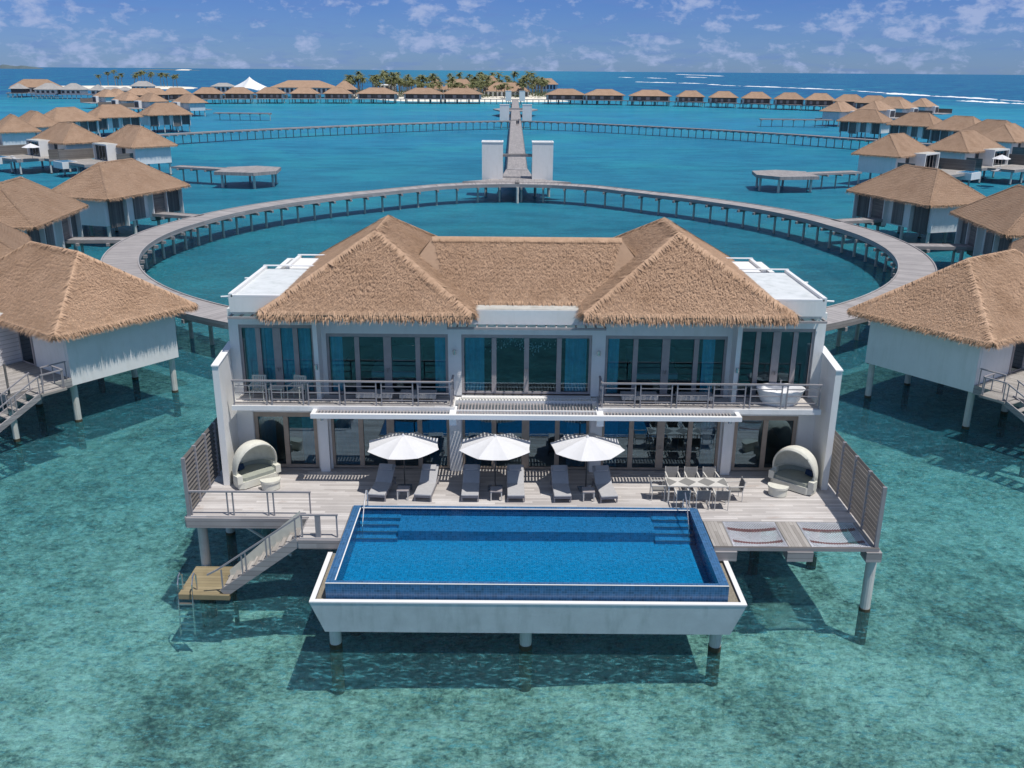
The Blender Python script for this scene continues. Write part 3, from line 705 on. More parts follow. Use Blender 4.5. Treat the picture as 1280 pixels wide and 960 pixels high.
# ================================================================== terrace
T = empty('terrace', (CX, 34, D), 'weathered grey timber terrace between the house and the pool, standing on piles', 'terrace')
XTL, XTR = -12.62, 13.5
dk = MB(); dk.box(XTL, XTR, 33.15, FY+.25, D-.12, D); dk.box(XTL, -6.32, 32.2, 33.148, D-.12, D); dk.box(7.44, XTR, 32.1, 33.148, D-.12, D); dk.box(-7.85, -6.32, 30.5, 32.198, D-.12, D)
dk.build('deck_boards', 'deck', T)
for q in ((XTL-.02, -7.86, 32.12, 32.19, D-.48, D-.06), (-7.9, -6.35, 30.42, 30.49, D-.42, D-.06), (XTL-.09, XTL-.015, 32.2, 37, D-.48, D-.06), (XTR+.005, XTR+.08, 30.1, 37, D-.42, D-.06), (-7.93, -7.86, 30.5, 32.1, D-.42, D-.06)): MB().box(*q).build('edge_beam', 'beam', T)
b = MB(); b.box(7.46, 13.52, 30.0, 30.12, D-.13, D-.0); b.build('net_frame', 'beam', T)
for x0, x1 in ((7.46, 8.18), (10.24, 11.06)): MB().box(x0, x1, 30.125, 32.095, D-.12, D-.004).build('deck_boards', 'deck_x', T)
MB().box(13.28, 13.498, 30.125, 32.095, D-.12, D-.004).build('deck_boards', 'deck_x', T)
for x0, x1 in ((7.5, 8.3), (10.15, 11.1), (13.05, 13.62)): MB().box(x0, x1, 29.93, 30.5, D-.52, D-.135).build('beam_end', 'beam', T)
for x in (7.9, 10.6, 13.4): MB().box(x-.15, x+.15, 30.52, 36.6, D-.5, D-.14).build('joist', 'beam', T)
for y in (33, 36): MB().box(XTL+.1, XTR-.1, y-.15, y+.15, D-.8, D-.505).build('joist', 'beam', T)
def net(x0, x1, y0, y1):
    o = None
    w_ = MB(); r_ = MB(); r2 = MB(); n = 15
    def sag(x, y): return D-.03-.16*math.sin(math.pi*(x-x0)/(x1-x0))*math.sin(math.pi*(y-y0)/(y1-y0))
    st = .10
    L_ = (x1-x0); Wd = y1-y0
    k = -Wd
    while k < L_:
        for sgn in (1, -1):
            pts = []
            for j in range(21):
                t = j/20; x = x0+k+Wd*t; y = y0+Wd*t if sgn > 0 else y1-Wd*t
                if x0 <= x <= x1: pts.append((x, y, sag(x, y)))
            if len(pts) > 1:
                ym = sum(p[1] for p in pts)/len(pts)
                for a, c in zip(pts, pts[1:]):
                    yy = (a[1]+c[1])/2; rel = (yy-y0)/Wd
                    tgt = r_ if .20 < rel < .31 else r2 if .69 < rel < .80 else w_
                    tgt.bar(a, c, .018, .012)
        k += st
    e = MB()
    for q in (((x0, y0), (x1, y0)), ((x1, y0), (x1, y1)), ((x1, y1), (x0, y1)), ((x0, y1), (x0, y0))):
        nn = 26
        for j in range(nn):
            a = Vector((*q[0], D-.02)).lerp(Vector((*q[1], D-.02)), j/nn); c = Vector((*q[0], D-.02)).lerp(Vector((*q[1], D-.02)), (j+1)/nn)
            m_ = (a+c)/2+Vector(((x0+x1)/2-a.x, (y0+y1)/2-a.y, 0)).normalized()*.09; e.tube([a, m_, c], .014, 4)
    n_ = w_.build('hammock_net', 'net_white', T); r_.build('red_band', 'net_red', n_); r2.build('red_band', 'net_red', n_); e.build('lacing', 'net_white', n_)
net(8.2, 10.22, 30.14, 32.08); net(11.08, 13.26, 30.14, 32.08)
railing(T, [(XTL+.15, 32.27), (-7.75, 32.27)], D, 1.02, 0, 1.5)
railing(T, [(-7.80, 30.56), (-6.4, 30.56)], D, .92, 0, 1.3)
MB().box(-7.25, -7.07, 30.52, 30.66, D, D+.92).build('post', 'rail', T)
for x, y in ((XTL+.35, 32.75), (13.45, 30.35), (7.9, 35.5), (10.6, 35.5), (XTL+.35, 36), (13.3, 36), (-6, 34), (0.6, 34.2), (7, 34)):
    p = MB().tube([(x, y, -3), (x, y, D-.5)], .19, 14).build('pile', 'pile_white', T, smooth=False)
    MB().tube([(x, y, -3), (x, y, .12)], .21, 14).build('waterline_algae', 'algae', p)
MB().tube([(-11.2, 33.1, 2.3), (-8.9, 33.1, .6)], .06, 6).build('pipe', 'white', T)
# slatted screens at both ends of the terrace
for s, lab in ((-1, 'slatted timber privacy screen at the left end of the terrace beside the stairs'), (1, 'slatted timber privacy screen at the right end of the terrace beside the nets')):
    x = XTL+.09 if s < 0 else XTR-.06; ya = 32.25 if s < 0 else 30.14; yb = 37.2; h = 2.42
    S = empty('privacy_screen', (x, ya, D), lab, 'screen', 'timber screens closing the ends of the terrace')
    n = 4 if s < 0 else 5
    for k in range(n+1):
        y = ya+(yb-ya)*k/n; MB().box(x-.07, x+.07, y-.05, y+.05, D+.003, D+h).build('post', 'rail', S)
    q = MB()
    for k in range(n):
        y0_ = ya+(yb-ya)*k/n+.06; y1_ = ya+(yb-ya)*(k+1)/n-.06
        zz = D+.1
        while zz < D+h-.06:
            i = len(q.v); q.box(x-.012, x+.012, y0_, y1_, zz, zz+.10)
            q.map(lambda p: Vector((p.x+(p.z-zz-.05)*.6*s, p.y, p.z)), i); zz += .185
    q.build('slats', 'screen_wood', S)
# stairs and swimming platform
ST = empty('stairs', (-8, 31, .4), 'timber stairs going down from the terrace to the small yellow platform', 'stairs')
A = Vector((-7.9, 30.5, D-.1)); B = Vector((-10.9, 30.5, .42)); 
for y in (30.5, 31.5): MB().bar((A.x, y, A.z-.05), (B.x, y, B.z+.0), .08, .36).build('stringer', 'beam', ST)
m = MB()
for k in range(11):
    t = (k+.5)/11; p = A.lerp(B, t); m.box(p.x-.14, p.x+.14, 30.545, 31.455, p.z+.07, p.z+.115)
m.build('treads', 'deck_x', ST)
m = MB(); m.quad((A.x-.1, 31.44, A.z-.05), (B.x, 31.44, B.z), (B.x, 31.44, B.z+.45), (A.x-.1, 31.44, A.z+.75)); m.quad((A.x-.1, 31.45, A.z+.75), (B.x, 31.45, B.z+.45), (B.x, 31.45, B.z), (A.x-.1, 31.45, A.z-.05)); m.build('side_cloth', 'cream', ST)
m = MB()
for y in (30.5,):
    m.bar((A.x+.1, y, A.z+1.0), (B.x-.15, y, B.z+1.0), .06, .06)
    m.bar((B.x-.15, y, B.z+1.0), (B.x-.55, y, B.z+.78), .06, .06)
    for t in (.03, .36, .41, .68, .73, 1.0):
        p = A.lerp(B, t); m.bar((p.x, y, p.z), (p.x, y, p.z+1.0), .05, .05)
m.build('handrail', 'rail', ST)
SP = empty('swim_platform', (-11.6, 30.6, 0), 'algae yellowed low timber swimming platform at the foot of the stairs', 'platform')
MB().prism([(-12.6, 30.4), (-10.65, 30.35), (-10.65, 32.5), (-12.6, 32.5)], .2, .4).build('deck_boards', 'yellow_deck', SP)
for x, y in ((-11, 32.0), (-12.3, 32.0)): MB().tube([(x, y, -3), (x, y, .2)], .1, 8).build('pile', 'algae', SP)
LD = empty('pool_ladder', (-12.3, 30.35, .4), 'chrome swim ladder hooked on the front of the yellow platform', 'ladder')
for x in (-12.52, -11.98): MB().tube([(x, 30.75, .4), (x, 30.75, 1.05), (x, 30.6, 1.2), (x, 30.43, 1.15), (x, 30.28, .9), (x, 30.18, .2), (x, 30.03, -1.1)], .032, 8).build('handrail', 'steel', LD)
for z in (.1, -.15, -.42, -.7, -.95): MB().box(-12.5, -12., 30.05+.1*(z+.9), 30.17+.1*(z+.9), z, z+.04).build('rung', 'steel', LD)
# ================================================================== pool
P_ = empty('swimming_pool', (CX, 30, 1.2), 'rectangular blue tiled infinity pool in a white trough overhanging the sea', 'pool')
xl, xr, yf, yb = -6.27, 7.40, 27.25, 33.13; wz = D+.03
m = MB(); rw = .32
m.box(xl, xl+rw, yf, yb, 1.25, D+.05); m.box(xr-rw, xr, yf, yb, 1.25, D+.05); m.box(xl+rw, xr-rw, yb-.22, yb, 1.25, D+.05); m.box(xl+rw, xr-rw, yf, yf+.2, 1.25, D+.035)
m.build('tiled_wall', 'pool_tile', P_)
e = MB(); e.box(xl+.002, xr-.002, yf-.008, yf+.03, D+.036, D+.052); e.box(xl+rw-.03, xl+rw+.01, yf+.2, yb-.22, D+.051, D+.058); e.box(xl+rw, xr-rw, yb-.25, yb-.2, D+.051, D+.058); e.box(xl, xr, yb+.0, yb+.015, D+.02, D+.053)
e.build('edge_trim', 'white', P_)
MB().box(xl+rw, xr-rw, yf+.2, yb-.22, 1.25, 2.12).build('pool_floor', 'pool_floor', P_)
m = MB(); m.box(-4.35, 5.55, 31.62, yb-.222, 2.123, D-.27); m.build('ledge', 'pool_shelf', P_)
for s in (0, 1):
    for k in range(4):
        x0, x1 = ((xl+rw+.003, -4.353) if s == 0 else (5.553, xr-rw-.003))
        MB().box(x0, x1, yb-.225-.36*(k+1), yb-.225-.36*k-.003, 2.123, D-.22-.11*k).build('step', 'pool_shelf', P_)
        MB().box(x0, x1, yb-.225-.36*(k+1)-.001, yb-.225-.36*(k+1)+.045, D-.22-.11*k+.001, D-.215-.11*k).build('step_nosing', 'dark_metal', P_)
MB().quad((xl+rw, yf+.2, D+.03), (xr-rw, yf+.2, D+.03), (xr-rw, yb-.22, D+.03), (xl+rw, yb-.22, D+.03)).build('water', 'pool_water', P_)
for x in (xl+rw+.25, xr-rw-.25): MB().tube([(x, yb-.05, D+.05), (x, yb-.05, D+.75), (x, yb-.3, D+.85), (x, yb-.9, D+.5), (x, yb-1.5, D-.1), (x, yb-1.5, D-.8)], .025, 8).build('handrail', 'steel', P_)
# trough: sloping white sides, gravel gutter
t0 = (CX-7.38, 26.98); t1 = (CX+7.38, 26.98); zt, zb = 2.25, 1.0; yb2 = 30.35
ti = .16
m = MB()
m.quad((t0[0], t0[1], zt), (t0[0]+.42, t0[1]+.18, zb), (t1[0]-.42, t0[1]+.18, zb), (t1[0], t0[1], zt))
m.quad((t0[0], yb2, zt), (t0[0]+.42, yb2, zb), (t0[0]+.42, t0[1]+.18, zb), (t0[0], t0[1], zt))
m.quad((t1[0], t0[1], zt), (t1[0]-.42, t0[1]+.18, zb), (t1[0]-.42, yb2, zb), (t1[0], yb2, zt))
m.quad((t0[0], yb2, zt), (xl+.004, yb2, zt), (xl+.004, yb2, zb), (t0[0]+.42, yb2, zb)); m.quad((xr-.004, yb2, zt), (t1[0], yb2, zt), (t1[0]-.42, yb2, zb), (xr-.004, yb2, zb))
m.quad((t0[0]+.42, t0[1]+.18, zb), (t0[0]+.42, 33, zb), (t1[0]-.42, 33, zb), (t1[0]-.42, t0[1]+.18, zb))
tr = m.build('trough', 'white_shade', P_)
m = MB(); m.box(t0[0]-.01, t1[0]+.01, t0[1]-.01, t0[1]+ti, zt, zt+.05); m.box(t0[0]-.01, t0[0]+ti, t0[1]+ti+.002, yb2, zt, zt+.05); m.box(t1[0]-ti, t1[0]+.01, t0[1]+ti+.002, yb2, zt, zt+.05); m.build('trough_rim', 'white_clean', P_)
m = MB(); m.box(t0[0]+ti+.002, t1[0]-ti-.002, t0[1]+ti+.002, yf-.002, zt-.2, zt-.06); m.box(t0[0]+ti+.002, xl-.002, yf, yb2-.01, zt-.2, zt-.06); m.box(xr+.002, t1[0]-ti-.002, yf, yb2-.01, zt-.2, zt-.06); m.build('gravel_gutter', 'gravel', P_)
for x in (-6.14, .55, 7.22):
    for y in (27.75, 31.5):
        p = MB().tube([(x, y, -3), (x, y, zb)], .21, 14).build('pile', 'pile_white', P_)
        MB().tube([(x, y, -3), (x, y, .18)], .23, 14).build('waterline_algae', 'algae', p)
# ================================================================== furniture on the terrace
def make_umbrella(label, r=1.55, hub=2.38, eave=1.96, pole=True):
    t = empty('umbrella', (0, 0, 0), label, 'umbrella')
    n = 8; m = MB(); rows = []
    for k in range(n):
        a0 = 2*math.pi*(k+.5)/n; a1 = 2*math.pi*(k+1.5)/n
        rows = []
        for i in range(7):
            q = i/6; row = []
            for j in range(5):
                u = j/4; p = Vector((math.cos(a0), math.sin(a0), 0)).lerp(Vector((math.cos(a1), math.sin(a1), 0)), u)*r*q
                s = math.sin(math.pi*u)
                row.append((p.x*(1-.03*s), p.y*(1-.03*s), hub-(hub-eave)*(q**1.12) - .05*s*q))
            rows.append(row)
        m.grid(rows)
    c = m.build('canopy', 'canvas', t)
    v = MB()
    for k in range(n):
        a = 2*math.pi*(k+.5)/n; v.tube([(0, 0, hub-.02), (math.cos(a)*r*.98, math.sin(a)*r*.98, eave+.0)], .012, 4)
    v.build('ribs', 'steel', c)
    MB().tube([(0, 0, hub-.01), (0, 0, hub+.05), (0, 0, hub+.09)], .07, 8, .01).build('finial', 'canvas', c)
    MB().tube([(0, 0, .05), (0, 0, hub-.02)], .028, 8).build('pole', 'furniture', t)
    MB().box(-.3, .3, -.3, .3, 0, .06).build('base', 'steel', t)
    return t
up = make_umbrella('x'); G = 'umbrellas between the pool loungers'
for i, (x, y, l, a) in enumerate(((-4.42, 34.82, 'white octagonal umbrella nearest the left daybed', .1), (-.66, 34.82, 'white octagonal umbrella in the middle of the three, before the striped pier', -.05), (3.1, 34.82, 'white octagonal umbrella nearest the dining table', .16))):
    place(up, i > 0, (x, y, D), a, l, G)
def make_side_table():
    t = empty('side_table', (0, 0, 0), 'x', 'table')
    MB().box(-.24, .24, -.24, .24, .40, .44).build('tabletop', 'frame_up', t)
    for a in (-.21, .21):
        for b in (-.21, .21): MB().box(a-.022, a+.022, b-.022, b+.022, 0, .399).build('leg', 'table_light', t)
    return t
st = make_side_table()
for i, (x, l) in enumerate(((-4.4, 'small square side table under the left umbrella'), (-.62, 'small square side table under the middle umbrella'), (3.12, 'small square side table under the right umbrella'))):
    place(st, i > 0, (x+.02, 33.92, D), 0, l, 'side tables between the loungers')
def make_lounger():
    t = empty('sun_lounger', (0, 0, 0), 'x', 'sun lounger')
    f = MB()
    for s in (-1, 1): f.box(s*.33-.02, s*.33+.02, 0.02, 1.95, .2, .27)
    f.box(-.31, .31, .03, .07, .2, .265); f.box(-.31, .31, 1.9, 1.94, .2, .265); f.build('frame', 'rail', t)
    for s in (-1, 1):
        for y in (.12, 1.8): MB().box(s*.33-.025, s*.33+.025, y-.03, y+.03, 0, .199).build('leg', 'rail', t)
    prof = [(0, .28), (1.12, .28), (1.95, .78)]
    rows = []
    for sgn, off in ((0, 0), (0, .085)):
        rows.append([(y-(off*.5 if i == 2 else 0), z+off) for i, (y, z) in enumerate(prof)])
    m = MB(); pts = rows[0] + rows[1][::-1]; pts = [(p[0], p[1]) for p in pts]
    m.side(pts, -.35, .35); cu = m.build('mattress', 'cushion', t)
    bev = cu.modifiers.new('soft', 'BEVEL'); bev.width = .03; bev.segments = 2
    h = MB(); h.side([(1.62, .70), (1.80, .81), (1.86, .77), (1.9, .86), (1.8, .9), (1.6, .77)], -.26, .26); h.build('headrest', 'cushion', cu)
    b = MB(); b.bar((-.28, 1.5, .22), (-.28, 1.6, .55), .03, .03); b.bar((.28, 1.5, .22), (.28, 1.6, .55), .03, .03); b.build('backrest_strut', 'rail', t)
    return t
lg = make_lounger(); desc = ['leftmost sun lounger, left of the left umbrella', 'sun lounger right of the left umbrella', 'sun lounger left of the middle umbrella', 'sun lounger right of the middle umbrella', 'sun lounger left of the right umbrella', 'rightmost sun lounger, nearest the dining table']
for i, (x, a) in enumerate(((-5.42, -.12), (-3.57, -.10), (-1.66, 0.), (.2, .02), (2.08, .04), (3.96, .12))):
    place(lg, i > 0, (x, 33.52, D), a, 'grey cushioned '+desc[i], 'sun loungers between pool and house')
def make_daybed(label, s):
    t = empty('daybed', (0, 0, 0), label, 'daybed')
    def ring_(r0, r1, a0, a1, z0, z1, ry=.86, n=24):
        m = MB()
        for k in range(n):
            a, b = a0+(a1-a0)*k/n, a0+(a1-a0)*(k+1)/n
            m.prism([(r0*math.cos(a), r0*ry*math.sin(a)), (r1*math.cos(a), r1*ry*math.sin(a)), (r1*math.cos(b), r1*ry*math.sin(b)), (r0*math.cos(b), r0*ry*math.sin(b))], z0, z1)
        return m
    n = 28; base = [(1.02*math.cos(math.pi*k/n), 1.0*math.sin(math.pi*k/n)) for k in range(n+1)] + [(-1.02, -.3), (-.8, -.45), (.8, -.45), (1.02, -.3)]
    MB().prism(base, .04, .36).build('base', 'cream', t)
    cu = [(.9*x/1.02, (y*.88 if y > 0 else y*.9)) for x, y in base]
    MB().prism(cu, .363, .52).build('seat', 'daybed_cushion', t)
    ring_(.90, 1.02, -.12, math.pi+.12, .362, .78, .98).build('backrest', 'cream', t)
    ring_(.84, .895, .15, math.pi-.15, .53, .74, .98).build('back_cushion', 'daybed_cushion', t)
    for x in (-.98, .98):
        MB().box(x-.13, x+.13, -.40, -.02, .3, .66).build('armrest', 'cream', t)
    rows = []
    for i in range(13):                  # folding hood: arcs fanned about the arm pivots
        ph = R(102) * i/12 ; tilt = R(72)*1.0
        ang = R(178) - ph*1.02
        row = []
        for k in range(25):
            a = math.pi*k/24; x = 1.03*math.cos(a); h = 1.34*math.sin(a)**.8 if 0 < k < 24 else 0
            e = R(108) - (R(100)*i/12)     # elevation of the arc plane, from upright to resting on the back
            hh = h*(1.0 if i < 7 else 1.0-.035*(i-6))
            row.append((x, -.12+hh*math.cos(e)*.80, .62+hh*math.sin(e)))
        rows.append(row)
    m = MB().grid(rows); o = m.build('hood', 'cream', t, smooth=True); so_ = o.modifiers.new('cloth', 'SOLIDIFY'); so_.thickness = .035
    MB().tube(rows[0], .045, 6).build('hood_edge', 'cream', o)
    m = MB().box(-.2, .2, -.05, .05, -.13, .13); o = m.build('pillow', 'navy', t); o.location = (s*-.45, .55, .68); o.rotation_euler = (R(-20), 0, R(s*12)); bv = o.modifiers.new('soft', 'BEVEL'); bv.width = .04; bv.segments = 3
    return t
d1 = make_daybed('cream hooded daybed with blue pillow by the left fin wall', 1); d1.location = (-10.75, 35.35, D); d1.rotation_euler = (0, 0, R(44)); d1.scale = (.9, .9, .95); d1['group'] = 'hooded daybeds at the ends of the terrace'
d2 = make_daybed('cream hooded daybed with dark pillow by the right fin wall', -1); d2.location = (11.85, 35.2, D); d2.rotation_euler = (0, 0, R(-42)); d2.scale = (.9, .9, .95); d2['group'] = 'hooded daybeds at the ends of the terrace'
def make_stool():
    t = empty('footstool', (0, 0, 0), 'x', 'stool')
    n = 16; pts = [(.42*math.cos(math.pi+math.pi*k/n), .40*math.sin(math.pi+math.pi*k/n)) for k in range(n+1)]+[(.42, .1), (-.42, .1)]
    MB().prism([(x*.9, y*.9) for x, y in pts], .02, .33).build('base', 'cream', t); MB().prism(pts, .333, .42).build('seat', 'cream', t); return t
sg = make_stool(); place(sg, False, (-9.98, 34.78, D), R(22), 'half round cream footstool before the left daybed', 'footstools before the daybeds'); place(sg, True, (11.0, 34.55, D), R(-30), 'half round cream footstool before the right daybed', 'footstools before the daybeds')
# dining table and chairs
t = empty('dining_table', (7.5, 34.1, D), 'long outdoor dining table with a dark diamond pattern on its top', 'table')
x0, x1, y0, y1 = 6.3, 8.75, 33.66, 34.5
top = MB().box(x0, x1, y0, y1, D+.70, D+.745).build('tabletop', 'table_light', t)
for k in range(4):
    cx_ = x0+.06+.78*k; w_ = .36; q = MB(); ym = (y0+y1)/2
    pts = [(max(x0+.01, cx_-w_), ym), (cx_, y0+.03), (min(x1-.01, cx_+w_), ym), (cx_, y1-.03)]
    pts[1] = (min(max(pts[1][0], x0+.02), x1-.02), pts[1][1]); pts[3] = (min(max(pts[3][0], x0+.02), x1-.02), pts[3][1])
    q.prism(pts, D+.746, D+.751); q.build('diamond', 'table_dark', top)
for x in (x0+.05, x0+.85, x0+1.62, x1-.05):
    for y in (y0+.05, y1-.05): MB().box(x-.03, x+.03, y-.03, y+.03, D+.003, D+.699).build('leg', 'table_light', t)
def make_chair():
    t = empty('dining_chair', (0, 0, 0), 'x', 'chair')   # faces +y
    MB().box(-.25, .25, -.22, .26, .42, .46).build('seat', 'chair_weave', t)
    m = MB(); m.side([(-.22, .47), (-.24, .47), (-.33, .88), (-.30, .88)], -.24, .24); m.build('backrest', 'chair_weave', t)
    for x in (-.26, .26):
        MB().tube([(x, -.25, 0), (x, -.24, .45), (x, -.33, .9)], .018, 6).build('rear_leg', 'table_light', t)
        MB().tube([(x, .26, 0), (x, .26, .66)], .018, 6).build('front_leg', 'table_light', t)
        MB().box(x-.025, x+.025, -.27, .29, .655, .685).build('armrest', 'table_light', t)
    return t
ch = make_chair(); names = ['near side, left', 'near side, middle', 'near side, right', 'far side, left', 'far side, middle', 'far side, right', 'left end', 'right end']
for i, (x, y, a) in enumerate(((6.82, 33.3, 0), (7.6, 33.3, .03), (8.36, 33.28, -.03), (6.7, 34.95, math.pi), (7.5, 34.95, math.pi), (8.3, 34.98, math.pi+.1), (5.95, 34.1, -math.pi/2), (9.1, 34.05, math.pi/2+.05))):
    place(ch, i > 0, (x, y, D), a, 'grey woven dining chair on the %s of the long table' % names[i], 'chairs round the dining table')
# dark inside furniture seen through the panes
for x, y, w_, d_, h_, nm, lab in ((-5.2, 39.2, 2.0, 2.0, .55, 'bed', 'double bed behind the upper left windows'), (6.3, 39.2, 2.0, 2.0, .55, 'bed', 'double bed behind the upper right windows')):
    b = empty(nm, (x, y, F2+.03), lab, 'bed'); z = F2+.032
    MB().box(x-w_/2, x+w_/2, y-d_/2, y+d_/2, z, z+.3).build('frame', 'furniture', b); MB().box(x-w_/2+.05, x+w_/2-.05, y-d_/2+.05, y+d_/2, z+.303, z+h_).build('mattress', 'canvas', b)
    MB().box(x-w_/2-.1, x+w_/2+.1, y+d_/2+.003, y+d_/2+.1, z, z+1.2).build('headboard', 'furniture', b)
b = empty('chandelier', (CX-.1, 38.4, 8.6), 'cluster of tiny hanging glass drops behind the upper middle windows', 'lamp'); m = MB()
for _ in range(150):
    x = CX-.1+random.gauss(0, .75); z = 8.35-.5*abs(math.sin(x*1.7))+random.uniform(-.22, .22); y = 37.9+random.uniform(0, .9); m.box(x-.018, x+.018, y-.018, y+.018, z, z+.045)
m.build('glass_drops', 'white_clean', b); m = MB()
for k in range(14): m.tube([(CX-1.2+k*.17, 38.3, 8.2), (CX-1.2+k*.17, 38.3, 9.69)], .004, 3)
m.build('wires', 'steel', b)
b = empty('sofa', (CX, 39.5, D+.05), 'low dark sofa inside the middle ground floor room', 'sofa')
MB().box(CX-1.4, CX+1.4, 39.1, 40, D+.053, D+.45).build('seat', 'furniture', b); MB().box(CX-1.4, CX+1.4, 40.003, 40.2, D+.053, D+.85).build('backrest', 'furniture', b)
b = empty('indoor_table', (6.4, 39.2, D+.05), 'dining table seen inside the right ground floor room', 'table')
MB().box(5.3, 7.6, 38.8, 39.7, D+.78, D+.83).build('tabletop', 'table_light', b)
for x in (5.4, 7.5):
    for y in (38.9, 39.6): MB().box(x-.03, x+.03, y-.03, y+.03, D+.053, D+.779).build('leg', 'furniture', b)
for i, (x, y, a) in enumerate(((5.8, 38.5, 0), (6.5, 38.5, 0), (7.2, 38.5, 0))): place(ch, True, (x, y, D+.055), a, 'chair at the indoor table behind the right ground floor glass', 'chairs inside the dining room')
# balcony furniture
zb_ = F2+.032
def make_slat_chair():
    t = empty('balcony_chair', (0, 0, 0), 'x', 'armchair')
    m = MB()
    for k in range(6): m.box(-.25+k*.09, -.19+k*.09, -.22, .24, .40, .43)
    m.build('seat', 'cream', t); m = MB()
    for k in range(6): m.bar((-.225+k*.09, .22, .43), (-.225+k*.09, .36, .92), .055, .02)
    m.bar((-.27, .36, .93), (.27, .36, .93), .04, .05); m.build('backrest', 'cream', t)
    for x in (-.28, .28):
        MB().tube([(x, -.24, 0), (x, -.24, .62)], .02, 6).build('front_leg', 'cream', t); MB().tube([(x, .22, 0), (x, .36, .94)], .02, 6).build('rear_leg', 'cream', t); MB().box(x-.03, x+.03, -.26, .3, .62, .65).build('armrest', 'cream', t)
    return t
sc_ = make_slat_chair()
place(sc_, False, (-10.55, 36.05, zb_), R(0), 'pale slatted armchair at the left end of the upper balcony', 'slatted armchairs on the balcony'); place(sc_, True, (-8.95, 36.05, zb_), R(-18), 'pale slatted armchair beside the tall post on the upper balcony', 'slatted armchairs on the balcony')
t = empty('side_table', (-9.8, 36.1, zb_), 'small pale table between the two slatted balcony armchairs', 'table')
MB().box(-10.1, -9.5, 35.85, 36.35, zb_+.48, zb_+.52).build('tabletop', 'cream', t)
for x in (-10.05, -9.55):
    for y in (35.9, 36.3): MB().box(x-.02, x+.02, y-.02, y+.02, zb_, zb_+.479).build('leg', 'cream', t)
for x, lab in ((-5.7, 'low light grey bench cushion on the left balcony, left'), (-3.9, 'low light grey bench cushion on the left balcony, right'), (5.3, 'low light grey bench cushion on the right balcony, left'), (7.6, 'low light grey bench cushion on the right balcony, right')):
    t = empty('balcony_bench', (x, 36, zb_), lab, 'bench', 'low benches on the balconies')
    MB().box(x-.75, x+.75, 35.8, 36.45, zb_+.18, zb_+.34).build('seat', 'cushion', t)
    for dx in (-.65, .65): MB().box(x+dx-.03, x+dx+.03, 35.85, 36.4, zb_, zb_+.179).build('leg', 'rail', t)
t = empty('bathtub', (11.15, 36.1, zb_), 'white oval bathtub on the right end of the upper balcony', 'bathtub')
rows = []
for a_, b_, z in ((.66, .42, .0), (.78, .5, .2), (.92, .58, .62), (.95, .60, .66), (.90, .55, .66), (.84, .49, .5), (.7, .38, .25), (.3, .15, .18), (.01, .01, .18)):
    rows.append([(11.15+1.08*a_*math.cos(2*math.pi*k/32), 36.12+b_*1.15*math.sin(2*math.pi*k/32), zb_+z) for k in range(33)])
MB().grid(rows).build('tub', 'tub', t, smooth=True)
MB().tube([(11.3, 36.66, zb_+.62), (11.3, 36.66, zb_+.85), (11.3, 36.5, zb_+.86)], .025, 6).build('tap', 'steel', t)
